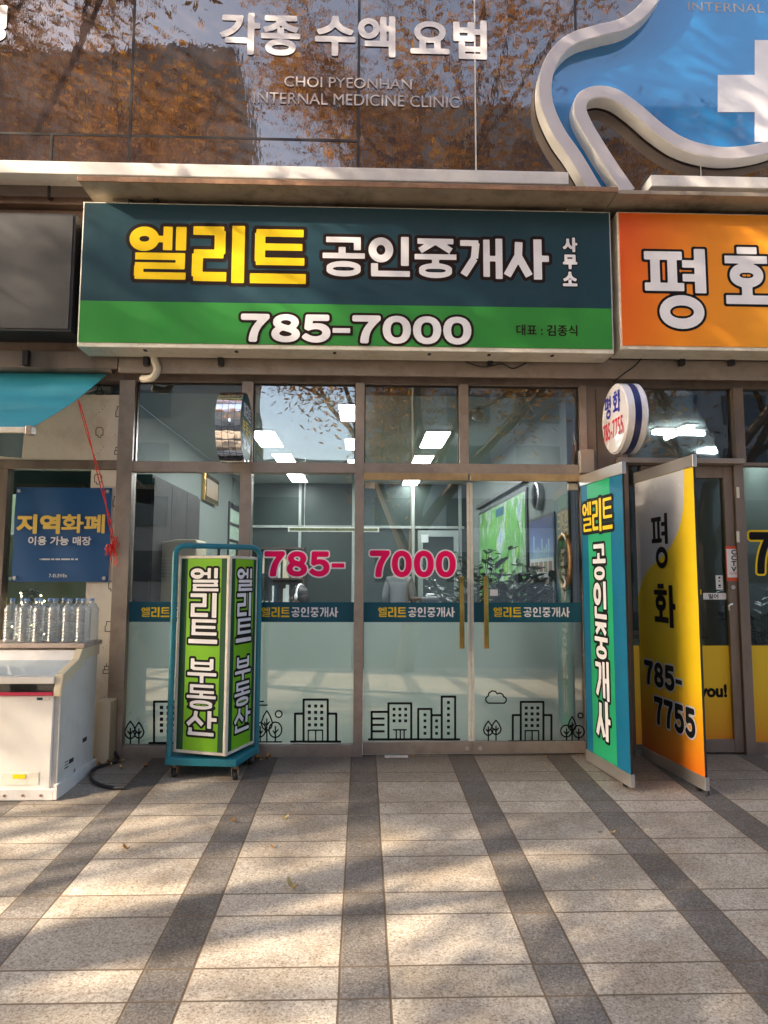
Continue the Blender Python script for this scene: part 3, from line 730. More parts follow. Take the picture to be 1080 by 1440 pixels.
# fixed panes
p1 = pane(xl1, m10, zs1, zt0, sf); dress(p1, xl1, m10, zs1); band_text(p1, 199)
ls = [l for t in (leaf_tree(825, 930, 36, 52, 1015), leaf_tree(879, 932, 32, 48, 1015)) for l in t]
decal(p1, FD_, z45, [[(945, 1012), (1300, 1012)], rect(975, 750, 1240, 1005)], [(x, y, 11) for x in (1022, 1064, 1106, 1148, 1190) for y in (787, 824, 861, 898, 935)], thin=ls)
p2 = pane(m11, m20, zs1, zt0, sf); dress(p2, m11, m20, zs1); band_text(p2, 368)
l_, s_, t_ = tower(330, 520)
grp = [[(62, 528), (97, 528)], [(62, 545), (113, 545)], [(55, 709), (178, 709)]]
tr = leaf_tree(112, 615, 25, 42, 708)+[[(82, 708), (82, 640)], [(150, 708), (150, 640)], [(82, 668), (70, 655)], [(150, 668), (162, 655)], [(82, 675), (92, 660)], [(150, 675), (140, 660)]]
decal(p2, FD_, z3, l_, s_, [(165, 585, 15, 15), (80, 655, 27, 32), (150, 655, 29, 34)], t_+tr+grp)
PK = [(.02, M['white_vinyl']), (0, M['pink'])]
FP = wall(.017)
letters(p2, FP, DG(FP, '785-', 372, 775, 484, 811, .013), [(.011, M['white_vinyl']), (0, M['pink'])], .005, .0008)
# doors
def door(xa, xb, hx, hinge):
    z0, z1 = gz(0)+.012, zd
    d = obj('door', MB().box(xa, xb, .018, .024, z0+.09, z1-.002), M['glass_low'], sf)
    dress(d, xa, xb, z0+.09)
    obj('bottom_rail', MB().box(xa, xb, -.02, .05, z0, z0+.0895), M['brown_light'], d, bevel=.003)
    st = xb-.022 if hinge == 'L' else xa
    obj('meeting_stile', MB().box(st, st+.022, .002, .017, z0+.0905, z1-.003), M['white_trim'] if 0 else M['cream_trim'], d, bevel=.002)
    fx = xa+.005 if hinge == 'L' else xb-.085
    obj('pivot_clamp', MB().box(fx, fx+.08, .002, .04, z1-.055, z1-.003), M['cream_trim'], d, bevel=.002)
    a, ztop = at(hx, 811, -.05); _, zbt = at(hx, 912, -.05)
    h = MB().box(a-.019, a+.019, -.065, -.03, zbt, ztop)
    for zz in (zbt+.05, ztop-.05): h.box(a-.008, a+.008, -.0295, .0175, zz-.008, zz+.008)
    obj('handle', h, M['brass'], d, bevel=.003)
    lx = xb-.04 if hinge == 'L' else xa+.06
    obj('lock', MB().lathe([(.001, -.008), (.014, -.008), (.016, -.004), (.016, 0)], (lx, -.021, z0+.04), (0, 1, 0), 20), M['steel'], d, smooth=True)
    return d
d1 = door(m21+.002, md-.002, 649, 'L'); band_text(d1, 532)
d2 = door(md+.002, X(818), 683, 'R'); band_text(d2, 694)
letters(d1, FP, DG(FP, '7000', 520, 774, 641, 812, .013), [(.011, M['white_vinyl']), (0, M['pink'])], .005, .0008)
l_ = [rect(580, 575, 655, 695), rect(655, 537, 757, 695), rect(788, 562, 847, 695), [(847, 590), (893, 590)], rect(893, 507, 953, 695), [(568, 698), (972, 698)]]
t_ = [[(582, y), (634, y)] for y in (605, 633, 662)]+[[(677, 655), (735, 655)]]+[[(x, 655), (x, 695)] for x in (690, 708, 725)]
s_ = [(x, y, 6.5) for x in (680, 706, 732) for y in (563, 590, 615)]+[(818, y, 6.5) for y in (588, 615, 643, 671)]+[(870, y, 6.5) for y in (615, 643, 671)]+[(923, y, 6.5) for y in (533, 560, 588, 615, 643, 671)]
decal(d1, FD_, z3, l_+[[(582, y), (634, y)] for y in (605, 633, 662)], s_, (), t_)
l_, s_, t_ = tower(593, 988, 1.18)
cloud = [(345, 995), (333, 982), (333, 965), (346, 955), (350, 938), (368, 926), (388, 930), (396, 943), (412, 938), (428, 946), (432, 958), (446, 965), (448, 982), (438, 995), (345, 995)]
tr = leaf_tree(347, 1137, 27, 38, 1205)+leaf_tree(390, 1132, 29, 38, 1205)+leaf_tree(818, 1112, 22, 38, 1205)+[[(787, 1203), (787, 1140)], [(855, 1203), (855, 1140)], [(787, 1170), (773, 1155)], [(787, 1170), (800, 1155)], [(855, 1170), (842, 1157)], [(855, 1170), (868, 1157)], [(757, 1207), (890, 1207)]]
decal(d2, FD_, z4, l_, s_, [(865, 1065, 14, 14), (785, 1152, 30, 33), (855, 1155, 30, 34)], t_+tr+[cloud])
st_ = MB(); a, b_ = FP.px(689, 838); c, d_ = FP.px(700, 829); st_.box(a, c, .0155, .0172, b_, d_); obj('notice_sticker', st_, M['white_vinyl'], d2)

# ---------------------------------------------------------------- neighbouring shop front on the right
sr = thing('glazed_shopfront', (3, 0, gz(0)), 'brown framed shop front with yellow film on its lower glass, right edge', 'shop front')
q0, q1 = X(868)+.052, X(886); mx0, mx1 = X(1030, 600), X(1043, 600)
zR = Z(655, 950); zR1 = Z(666, 950)
fr = MB().box(q0, q1, -.045, .07, zs0, zf-.001); xe = 4.6
dl, dr = X(972), X(1036); fx1 = X(1050)
fr.box(dr+.004, fx1, -.044, .07, zs0, zR-.0005); fr.box(q1+.0005, xe, -.043, .066, zR, zR1+.09); fr.box(mx0, mx1, -.044, .07, zR1+.0905, zf-.001)
for a, b_ in ((q1, mx0), (mx1, xe)): fr.box(a+.0005, b_-.0005, -.03, .06, zh, zf-.002)
fr.box(fx1+.0005, xe, -.042, .066, zs0, Z(1046)); fr.box(xe-.03, xe, -.045, .07, zs0, zf-.003)
obj('frame', fr, M['brown'], sr, bevel=.003)
obj('awning_rail', MB().box(q1-.1, X(1048), -.09, -.046, zR+.01, zR+.05), M['brown_light'], sr, bevel=.003)
for a, b_ in ((q1, mx0), (mx1, xe-.03)): obj('transom_window', MB().box(a, b_, .018, .024, zR1+.09, zh), M['glass_top'], sr)
m_yf = gradient('yellow film', (0, 0, 1), 0.02, .95, [(0, (.82, .22, .01)), (.28, (.83, .4, .01)), (.6, (.85, .52, .01)), (1, (.85, .55, .015))], .4)
zy = Z(908, 1000)
# side light left of the door, door, right pane
dleft = X(905)
pl = obj('window_pane', MB().box(q1, dleft, .018, .024, zs0+.05, zR), M['glass_plain'], sr); obj('yellow_film', MB().box(q1, dleft, .0155, .017, zs0+.1, zy), m_yf, pl)
dz0 = gz(0)+.012
dd = MB(); sw = .085
dd.box(dleft+.004, dleft+.06, -.02, .05, dz0, zR-.004); dd.box(dr-.075, dr, -.02, .05, dz0, zR-.004); dd.box(dleft+.0605, dr-.0755, -.018, .048, dz0, dz0+.1); dd.box(dleft+.0605, dr-.0755, -.018, .048, zR-.1, zR-.004)
dr_o = obj('door', dd, M['brown'], sr, bevel=.003)
gp = obj('glass', MB().box(dleft+.06, dr-.075, .012, .018, dz0+.1, zR-.1), M['glass_plain'], dr_o)
obj('yellow_film', MB().box(dleft+.0605, dr-.0755, .0095, .011, dz0+.1, zy), m_yf, dr_o)
F2 = wall(.0092)
letters(dr_o, F2, [FT(F2, 'you!', 983, 962, 1023, 986, .006)], [(0, M['ink'])], .004, .0008)
F3 = wall(-.0205)
def sticker(nm, f, x0, y0, x1, y1, m, l=.0015, parent=None):
    a, b_ = f.px(x0, y1); c, d = f.px(x1, y0); return obj(nm, MB().fbox(f, a, c, b_, d, 0, l), m, parent)
M['red'] = mat('red print', (.72, .09, .03), .4, 0, .05, 6)
sticker('camera_sticker', F3, 1022, 768, 1040, 817, M['red'], .001, dr_o); sticker('sticker_field', F3, 1023, 772, 1039, 812, M['white_vinyl'], .0018, dr_o)
for i, ch in enumerate('CCTV'): letters(dr_o, F3, [FT(F3, ch, 1028, 773+i*8, 1035.5, 780+i*8, .0015)], [(0, M['ink'])], .0015, .0025)
letters(dr_o, F3, [FT(F3, 'Full HD', 1026, 804.5, 1037, 808, 0)], [(0, M['red'])], .0012, .0025)
sticker('notice_sticker', F2, 989, 834, 1021, 843, M['white_vinyl'], .001, dr_o); letters(dr_o, F2, [FT(F2, '밀어', 996, 835, 1010, 842, .001)], [(0, M['ink'])], .0015, .002)
sticker('notice_sticker', F2, 1007, 809, 1016, 829, M['white_vinyl'], .001, dr_o)
mk = []
for q in ((1010, 811, 1013, 813.5), (1010.5, 816, 1012.5, 818), (1010, 822, 1013.5, 824.5), (1009.5, 825.5, 1014, 826.3)):
    u0, v1 = F2.px(*q[:2]); u1_, v0 = F2.px(*q[2:]); mk.append(('B', u0, v0, u1_, v1))
letters(dr_o, F2, mk, [(0, M['ink'])], .0015, .002, 'small_print')
sticker('notice_sticker', F2, 978, 829, 986, 836, M['yellow'], .001, dr_o)
a, b_ = at(1029, 853, -.05)
hd = MB().lathe([(.001, -.012), (.017, -.012), (.019, 0)], (at(1030, 826, -.02)[0], -.021, at(1030, 826, -.02)[1]), (0, 1, 0), 20)
hd.tube([(a, -.02, b_+.02), (a, -.055, b_+.02), (a-.012, -.06, b_+.018), (a-.03, -.06, b_+.005), (a-.028, -.058, b_-.03)], .009, 10)
obj('handle', hd, M['steel'], dr_o, smooth=True)
for py_ in (693, 755): x, z = at(1036, py_, -.03); obj('hinge', MB().box(x-.012, x+.012, -.052, -.0455, z-.045, z+.045), M['cream_trim'], dr_o, bevel=.002)
pr = obj('window_pane', MB().box(fx1, xe-.03, .018, .024, Z(1046), zR), M['glass_plain'], sr)
obj('yellow_film', MB().box(fx1+.001, xe-.031, .0155, .017, Z(1046), zy), m_yf, pr)
F4 = wall(.017)
letters(pr, F4, DG(F4, '785-7755', 1053, 748, 1330, 808, .016), [(.016, M['yellow']), (0, M['ink'])], .006, .0008)

# ---------------------------------------------------------------- convenience store front on the left
s7 = thing('glazed_shopfront', (-3.2, 0, gz(0)), 'cream panelled store front with one window behind the blue banner, left edge', 'shop front')
M['cream_panel'] = mat('cream laminate panel', (.74, .68, .58), .45, 0, .05, 2, grime=((.4, .32, .24), .5, 3))
px_l, px_r = X(45, 600), xl0-.052
wx0, wx1 = X(10, 750), X(126, 750); wz1 = Z(663, 90)
obj('upper_panel', MB().box(-4.5, px_r, -.03, .05, Z(648, 100), zf-.12), M['cream_panel'], s7, bevel=.003)
obj('side_panel', MB().box(wx1+.002, px_r, -.029, .05, gz(0)-.03, Z(661, 100)), M['cream_panel'], s7, bevel=.003)
obj('frame', MB().box(-4.5, px_r, -.04, .06, Z(660.5, 100), Z(648.5, 100)).box(wx0-.07, wx0, -.04, .06, -.05, Z(661, 100)), M['brown'], s7, bevel=.003)
obj('window_pane', MB().box(wx0, wx1, .018, .024, .0, Z(661, 100)), M['glass_plain'], s7); obj('window_pane', MB().box(-4.5, wx0-.07, .018, .024, .0, Z(661, 100)), M['glass_plain'], s7)
F5 = wall(-.0305)
ic = []
def icon(k, x, y):
    w = .0026; P = lambda pts: ic.append(('L', [F5.px(x+a, y+b_) for a, b_ in pts], w))
    if k == 0: P([(-3, -6), (-3, -2), (-5, 1), (-5, 8), (5, 8), (5, 1), (3, -2), (3, -6), (-3, -6)])
    if k == 1: P([(-5, -2), (-5, 6), (-2, 6), (-2, 9), (2, 9), (2, 6), (5, 6), (5, -2), (3, -5), (-3, -5), (-5, -2)])
    if k == 2: P([(-5, 7), (5, 7), (5, 2), (-5, 2), (-5, 7)]); P([(-3, 2), (-3, -3), (3, -3), (3, 2)]); P([(0, -3), (0, -7)])
    if k == 3:
        for a, b_ in ((-6, 5), (-2, 2), (3, -2), (6, -6)): P([(a, b_), (a+.5, b_)])
icon(2, 140, 548); icon(3, 141, 578); icon(1, 140, 606); icon(3, 139, 635); icon(1, 138, 672)
icon(0, 168, 578); icon(3, 168, 606); icon(2, 166, 632); icon(0, 164, 704); icon(3, 163, 730); icon(1, 158, 822); icon(0, 153, 880); icon(3, 151, 906); icon(2, 150, 940); icon(3, 153, 975)
letters(s7, F5, ic, [(0, M['ink'])], .0025, .002, 'icon_print')
# awning
aw_x = -2.06
ya, za = -.08, at(145, 525, -.08)[1]; yb, zb_ = -1.3, at(45, 601, -1.3)[1]
m_aw = mat('teal awning canvas', (.014, .22, .28), .6, 0, .12, 2.5, grime=((.1, .3, .34), .35, 4), stretch=(.4, 1, 1))
awn = thing('awning', (-3.2, ya, za), 'teal canvas awning folded out over the store front, top left', 'awning')
mb = MB(); n = 10; V = []
for i in range(n+1):
    t = i/n; y = ya+(yb-ya)*t; z = za+(zb_-za)*t-.03*math.sin(math.pi*t)
    V += [(-5.2, y, z), (aw_x, y, z)]
V += [(x, y, z-.004) for x, y, z in V]; k = 2*(n+1)
F_ = [(2*i, 2*i+2, 2*i+3, 2*i+1) for i in range(n)]+[(k+2*i, k+2*i+1, k+2*i+3, k+2*i+2) for i in range(n)]+[(2*i+1, 2*i+3, k+2*i+3, k+2*i+1) for i in range(n)]+[(2*i, k+2*i, k+2*i+2, 2*i+2) for i in range(n)]
obj('canopy', MB().add(V, F_), m_aw, awn, smooth=True)
zvb = at(40, 643, yb)[1]
vb = MB(); nv = 40; V = []
for i in range(nv+1):
    x = -5.2+(aw_x-.03+5.2)*i/nv; yy = yb+.012*math.sin(i*1.7); V += [(x, yb-.03, zb_-.045), (x, yy-.03, zvb+.012*math.sin(i*.9))]
V += [(x, y+.004, z) for x, y, z in V]; k = 2*(nv+1)
obj('valance', MB().add(V, [(2*i, 2*i+1, 2*i+3, 2*i+2) for i in range(nv)]+[(k+2*i, k+2*i+2, k+2*i+3, k+2*i+1) for i in range(nv)]), mat('dark teal valance', (.002, .03, .036), .6, 0, .15, 5), awn, smooth=True)
obj('front_bar', MB().box(-5.2, aw_x-.02, yb-.035, yb+.02, zb_-.042, zb_-.004), M['cream_trim'], awn, bevel=.006)
obj('end_cap', MB().box(aw_x-.0195, aw_x+.02, yb-.04, yb+.025, zb_-.05, zb_+.004), M['brown_light'], awn, bevel=.006)
obj('arm', MB().tube([(aw_x-.12, -.04, za-.12), (aw_x-.35, -.62, (za+zb_)/2-.08), (aw_x-.12, yb+.02, zb_-.03)], .014, 8), M['steel'], awn, smooth=True)
obj('roller', MB().tube([(-5.2, -.1, za+.04), (aw_x+.05, -.1, za+.04)], .05, 14), M['brown'], awn, smooth=True)
hk = at(103, 560, -.6)
# red string
rs = []
p0 = Vector((-2.1, -.52, at(100, 563, -.52)[1])); p1_ = Vector((at(159, 757, -.08)[0], -.08, at(159, 757, -.08)[1]))
def strand(off, sag):
    return [p0.lerp(p1_, t)+Vector((off*math.sin(9*t)+sag*math.sin(math.pi*t)*.5, off*math.cos(7*t), -sag*math.sin(math.pi*t))) for t in [i/24 for i in range(25)]]
sb = MB().tube(strand(.006, .05), .0045, 6).tube(strand(-.008, .065), .0038, 6)
cx, cy, cz = p1_
for i in range(14):
    a = random.uniform(0, 6.28); l = random.uniform(.05, .11); c_ = Vector((cx, cy, cz-.05)); dx = Vector((math.cos(a)*l*.7, -random.uniform(.0, .03), math.sin(a)*l))
    sb.tube([c_, c_+dx*.6+Vector((0, -.02, .02)), c_+dx, c_+dx*.5+Vector((.01, -.015, -.03)), c_], .0042, 5)
for i in range(3): sb.tube([(cx+.01*i, cy-.01, cz-.08), (cx+.02*i-.01, cy-.012, cz-.14), (cx+.025*i, cy-.01, cz-.19-.02*i)], .004, 5)
tag(obj('string', sb, mat('red plastic string', (.72, .03, .02), .35, 0, .15, 20), smooth=True, loc=p1_), 'red plastic string tied from the awning down to a frayed knot beside the blue banner', 'string')
# blue banner
fb = wall(-.055)
a, b_ = fb.px(15, 818); c, d = fb.px(157, 686)
m_bb = mat('blue banner cloth', (.004, .072, .22), .55, 0, .08, 3, bump=.1)
bn = thing('banner', ((a+c)/2, -.055, b_), 'blue cloth banner with yellow and white Korean lettering tied over the store window', 'banner')
V = []; n = 24; m_ = 16
def bz(u, v): return -.055-.006*math.sin(u*9+v*4)*math.sin(math.pi*u)-.004*math.sin(v*11)
for j in range(m_+1):
    for i in range(n+1):
        u, v = i/n, j/m_; V.append((a+(c-a)*u, bz(u, v)+.008, b_+(d-b_)*v))
V += [(x, y+.002, z) for x, y, z in V]; k = (n+1)*(m_+1)
F_ = [(j*(n+1)+i, j*(n+1)+i+1, (j+1)*(n+1)+i+1, (j+1)*(n+1)+i) for j in range(m_) for i in range(n)]
obj('cloth', MB().add(V, F_+[tuple(k+q for q in f_[::-1]) for f_ in F_]), m_bb, bn, smooth=True)
ey = MB()
for x, z in ((a+.03, d-.03), (c-.03, d-.03), (a+.03, b_+.03), (c-.03, b_+.03)): ey.lathe([(.006, -.006), (.014, -.006), (.015, 0)], (x, -.058, z), (0, 1, 0), 14)
obj('eyelet', ey, M['steel'], bn, smooth=True)
m_by = mat('yellow banner print', (.8, .56, .12), .55, 0, .05, 6); m_bw = mat('pale banner print', (.7, .7, .72), .55, 0, .04, 6)
fb2 = wall(-.061)
letters(bn, fb2, [FT(fb2, '지역', 24, 723, 84, 751, .008), FT(fb2, '화폐', 87, 723, 147, 750, .005)], [(0, m_by)], .004, .001)
letters(bn, fb2, [FT(fb2, '이용 가능 매장', 40, 754, 128, 767, .002)], [(0, m_bw)], .003, .001)
mk = []
for q0_, q1_ in ((56, 57), (58.5, 70.5), (72, 76.5), (78, 84.5), (86, 98.5), (100, 104), (106, 109.5)):
    u0, v1 = fb2.px(q0_, 785.4); u1_, v0 = fb2.px(q1_, 787.6); mk.append(('B', u0, v0, u1_, v1))
letters(bn, fb2, mk, [(0, m_bw)], .002, .001, 'small_print')
letters(bn, fb2, [FT(fb2, '7-ELEVEn', 69, 807, 94, 812, .0009)], [(0, m_bw)], .002, .001)

# ---------------------------------------------------------------- round hanging signs
def drum(name, xf, xb, cy, cz, rad, face_m, rim_m, label, bulge=.03):
    r = thing(name, ((xf+xb)/2, cy, cz-rad), label, 'round sign')
    s = 1 if xf > xb else -1
    body = [(rad, 0), (rad, abs(xf-xb))]
    obj('rim', MB().lathe([(.001, 0), (rad, 0), (rad, abs(xf-xb)), (.001, abs(xf-xb))], (xb, cy, cz), (s, 0, 0), 56), rim_m, r, smooth=True)
    obj('face', MB().lathe([(rad-.006, .0005), (rad-.014, bulge*.55), (rad*.7, bulge*.9), (rad*.35, bulge), (.001, bulge)], (xf, cy, cz), (s, 0, 0), 56), face_m, r, smooth=True)
    return r
zc_ = at(326, 602, -.31)[1]
def rim_metal():
    m, nt, b = nodes('panelled chrome rim'); b.inputs['Metallic'].default_value = 1; b.inputs['Base Color'].default_value = (.82, .8, .78, 1); b.inputs['Roughness'].default_value = .05
    n = noise(nt, 7, 2, .5); bp = N(nt, 'ShaderNodeBump'); bp.inputs['Strength'].default_value = .25; bp.inputs['Distance'].default_value = .02; L(nt, n.outputs[0], bp.inputs['Height']); L(nt, bp.outputs[0], b.inputs['Normal']); return m
rs1 = drum('round_sign', -.9, -1.085, -.31, zc_, .27, M['navy'], rim_metal(), 'round projecting sign with mirror chrome rim and dark teal face above the left glass', .004)
sm = MB()
for q in range(1, 4): sm.tube([(-1.085+.185*q/4, -.31+.2705*math.cos(t*2*math.pi/48), zc_+.2705*math.sin(t*2*math.pi/48)) for t in range(48)], .0014, 5, closed=True)
for q in range(0, 24):
    t = q*2*math.pi/24; sm.tube([(-1.084, -.31+.2706*math.cos(t), zc_+.2706*math.sin(t)), (-.901, -.31+.2706*math.cos(t), zc_+.2706*math.sin(t))], .0011, 4)
obj('rim_seam', sm, M['joint'], rs1)
fs = Frame((-.9, -.31, zc_), (0, 1, 0))
letters(rs1, fs, [KT2 for KT2 in [('K', '엘리트', -.17, .07, .1, .1, .115, .9)]], [(0, M['white_vinyl'])], .004, .006)
letters(rs1, fs, [('K', '부동산', -.21, -.075, .125, .115, .143, 1)], [(0, M['yellow'])], .004, .006)
letters(rs1, fs, [('F', '785-7000', -.16, -.18, .32, .075, .006)], [(0, M['white_vinyl'])], .004, .006)
obj('bracket', MB().box(-1.02, -.96, -.1, -.0455, zc_-.04, zc_+.04), M['steel'], rs1)
zc2 = at(880, 590, -.37)[1]
M['acryl'] = mat('white acrylic', (.76, .74, .77), .22, 0, .04, 5, grime=((.5, .44, .38), .3, 9), coat=.4)
rs2 = drum('round_sign', 1.95, 2.09, -.38, zc2, .272, M['acryl'], M['acryl'], 'round white sign with blue and red lettering projecting from the pillar beside the orange sign', .022)
obj('back_face', MB().lathe([(.266, .0005), (.258, .014), (.19, .02), (.001, .022)], (2.09, -.38, zc2), (1, 0, 0), 56), M['acryl'], rs2, smooth=True)
obj('blue_stripe', MB().lathe([(.2725, 0), (.2735, .001), (.2735, .049), (.2725, .05)], (2.0, -.38, zc2), (1, 0, 0), 56), mat('blue stripe print', (.012, .02, .11), .35, 0, .1, 6), rs2, smooth=True)
fs = Frame((1.95, -.38, zc2), (0, -1, 0)); m_bl = mat('blue lettering', (.02, .03, .36), .4, 0, .05, 6); m_rd = mat('red lettering', (.62, .015, .04), .4, 0, .05, 6)
letters(rs2, fs, [('K', '평화', -.16, .03, .14, .16, .18, 1.15)], [(0, m_bl)], .004, .0235)
letters(rs2, fs, [('F', '785-7755', -.21, -.15, .42, .14, .003)], [(0, m_rd)], .004, .0235)
obj('bracket', MB().box(2.0, 2.04, -.115, -.046, zc2-.15, zc2+.15), M['black'], rs2)

# ---------------------------------------------------------------- the two free-standing boards
def board(pxs, label, thick=.03):
    (ax, ay, ad), (bx, by, bd) = pxs
    x0, x1 = at(ax, ay, ad)[0], at(bx, by, bd)[0]
    return Frame((x0, ad, 0), (x1-x0, bd-ad, 0))
g1 = board(((825, 1068, -.134), (888, 1114.6, -.845)), '')
def make_board(f, wid, top, label, panel_m):
    z0 = f.O.z
    r = thing('banner_stand', f.w(wid/2, gz(f.w(wid/2, 0).y)), label, 'banner stand')
    zb_ = gz(-.45)+.01
    p = obj('panel', MB().fbox(f, .006, wid-.006, zb_+.085, top-.085, -.014, -.002), panel_m, r)
    rl = MB().fbox(f, -.004, wid+.004, top-.086, top, -.026, .005)
    obj('top_rail', rl, M['steel'], r, bevel=.003)
    obj('bottom_rail', MB().fbox(f, -.004, wid+.004, zb_, zb_+.086, -.026, .005), M['steel'], r, bevel=.003)
    k = MB()
    for a in (.12, wid-.1): 
        y = f.w(a, 0).y; k.add(*(lambda q: (q.V, q.F))(MB().lathe([(.001, -.02), (.02, -.02), (.022, 0), (.02, .02), (.001, .02)], f.w(a, gz(y)+.024, -.016), f.n, 16)))
    obj('wheel', k, M['rubber'], r, smooth=True)
    obj('edge', MB().fbox(f, wid-.0055, wid, zb_+.0865, top-.0865, -.015, -.001).fbox(f, 0, .0055, zb_+.0865, top-.0865, -.015, -.001), M['black'], r)
    return r, p, zb_
w1_ = (Vector((at(888, 1114.6, -.845)[0], -.845, 0))-Vector((at(825, 1068, -.134)[0], -.134, 0))).length
top1 = at(868, 649, -.84)[1]
m_tb = mat('blue print', (.008, .14, .26), .42, 0, .05, 3, spec=.25); m_tg = mat('bright green print', (.02, .36, .16), .42, 0, .05, 3, spec=.25)
r, p, zb_ = make_board(g1, w1_, top1, 'standing banner board with blue and green stripes and tall Korean lettering', m_tb)
ga0, ga1 = g1.px(822, 700)[0], g1.px(854, 700)[0]
gb0, gb1 = g1.px(838, 1040)[0], g1.px(871, 1070)[0]
ga0 = (ga0+gb0)/2; ga1 = (ga1+gb1)/2
obj('green_stripe', MB().fbox(g1, ga0, ga1, zb_+.087, top1-.087, -.0019, -.0008), m_tg, r)
Kb = lambda f, t, x0, y0, x1, y1, **k: KT(f, t, x0, y0, x1, y1, **k)
letters(r, g1, [Kb(g1, '엘리트', 819, 708, 862, 743, wk=1.05, gap=.08)], [(.024, M['ink']), (0, M['yellow'])], .006)
cxm = (ga0+ga1)/2
_, t1 = g1.px(848, 764); _, t0 = g1.px(853, 1041)
hh = (t1-t0)/5.36
letters(r, g1, [('K', '공인중개사', cxm-.115, t1-hh, .22, hh, -hh*1.09, 1.15)], [(.02, M['ink']), (0, M['white_vinyl'])], .006)
g2_ = board(((903.5, 1060, -.05), (993, 1120, -.923)), '')
w2_ = (Vector((at(993, 1120, -.923)[0], -.923, 0))-Vector((at(903.5, 1060, -.05)[0], -.05, 0))).length
top2 = at(970, 639, -.92)[1]
m_yb = gradient('yellow orange print', (0, 0, 1), .05, 1.15, [(0, (.8, .15, .012)), (.28, (.78, .3, .012)), (.62, (.85, .56, .012)), (1, (.86, .6, .02))], .22, .6)
r, p, zb_ = make_board(g2_, w2_, top2, 'standing banner board in white, yellow and orange with black Korean lettering', m_yb)
pts = [(895, 690), (962, 667), (961, 712), (954, 745), (940, 772), (925, 788), (912, 800), (904, 815), (901, 838)]
poly = [g2_.px(*q) for q in pts]; zt_ = top2-.088; poly[0] = (.0075, zt_); poly[1] = (poly[1][0], zt_); poly[-1] = (.0075, poly[-1][1])
poly = [poly[0], poly[1]]+smooth(poly[2:], 5)
obj('pale_field', MB().prism(g2_, poly, -.0019, -.0008), mat('pale grey print', (.6, .6, .6), .22, 0, .04, 4, spec=.6), r)
letters(r, g2_, [Kb(g2_, '평', 915.5, 727, 941.5, 795, wk=1.1), Kb(g2_, '화', 919.5, 824, 949, 882, wk=1.1)], [(0, M['ink'])], .006)
m_gw = mat('grey letter edge', (.55, .55, .55), .3, 0, .04, 5)
letters(r, g2_, DG(g2_, '785-', 906, 927, 960, 977, .012)+DG(g2_, '7755', 920, 978, 979, 1041, .012), [(.012, m_gw), (0, M['ink'])], .006)
hkx = g2_.w(w2_-.02, 0); obj('hook', MB().tube([hkx+Vector((.02, 0, zb_+.1)), hkx+Vector((.03, 0, zb_+.02)), hkx+Vector((.03, 0, zb_-.03)), hkx+Vector((.0, -.02, zb_-.035))], .005, 6), M['black'], r, smooth=True)

# ---------------------------------------------------------------- revolving sign on a teal trolley
cx0, cy0 = -1.08, -.33
zg = gz(cy0)
rot_s = thing('revolving_sign', (cx0, cy0, zg), 'tall green revolving sign box in a teal tube frame on a wheeled trolley', 'sign')
FH = Frame((0, 0, 0), (1, 0, 0), (0, 1, 0))
plat = [(-1.385, -.525), (-.87, -.59), (-.785, -.22), (-.79, -.15), (-1.3, -.07), (-1.385, -.4)]
obj('platform', MB().prism(FH, plat, zg+.085, zg+.135), M['teal'], rot_s, bevel=.008)
for x, y in ((-1.325, -.485), (-.885, -.55), (-.835, -.21), (-1.28, -.13)):
    c = obj('caster', MB().lathe([(.001, -.016), (.026, -.016), (.03, -.01), (.03, .01), (.026, .016), (.001, .016)], (x, y, gz(y)+.031), (1, .35, 0), 20), M['rubber'], rot_s, smooth=True)
    obj('fork', MB().box(x-.024, x-.019, y-.02, y+.02, gz(y)+.025, zg+.084).box(x+.019, x+.024, y-.02, y+.02, gz(y)+.025, zg+.084).box(x-.024, x+.024, y-.02, y+.02, zg+.07, zg+.0845), M['rust'], c)
pa, pb = Vector((-1.365, -.49, 0)), Vector((-.795, -.19, 0)); zt = 1.665; rr_ = .07
path = [pa+Vector((0, 0, zg+.08)), pa+Vector((0, 0, zt-rr_))]
dv = (pb-pa).normalized()
for i in range(1, 7):
    t = i/6*math.pi/2; path.append(pa+dv*(rr_*(1-math.cos(t)))+Vector((0, 0, zt-rr_+rr_*math.sin(t))))
for i in range(0, 7):
    t = i/6*math.pi/2; path.append(pb-dv*(rr_*(1-math.sin(t)))+Vector((0, 0, zt-rr_+rr_*math.cos(t))))
path.append(pb+Vector((0, 0, zg+.08)))
obj('tube_frame', MB().tube(path, .021, 14), M['teal'], rot_s, smooth=True)
u1 = Vector((.395, -.135, 0)); P0 = Vector((-1.343, -.455, 0)); S = u1.length; u2 = Vector((.135, .395, 0)); P1 = P0+u1
zl0, zl1 = zg+.16, 1.59
fl = Frame((P0.x, P0.y, 0), u1); fr2 = Frame((P1.x, P1.y, 0), u2); fb_ = Frame(P1+u2, -u1); fl2 = Frame(P0+u2, -u2)
body = obj('sign_body', MB().prism(FH, [tuple((P0+u1*.012+u2*.012)[:2]), tuple((P1-u1*.012+u2*.012)[:2]), tuple((P1-u1*.012+u2*.988)[:2]), tuple((P0+u1*.012+u2*.988)[:2])], zl0+.012, zl1-.012), M['white_trim'], rot_s)
obj('spindle', MB().tube([((cx0-.005), cy0+.0, zg+.13), (cx0-.005, cy0, zt-.02)], .012, 10), M['black'], rot_s)
m_lg = mat('lime green print', (.2, .5, .018), .42, 0, .05, 3, spec=.25); m_dg = mat('dark green stripe', (.012, .07, .035), .42, 0, .05, 4, spec=.25)
k = MB()
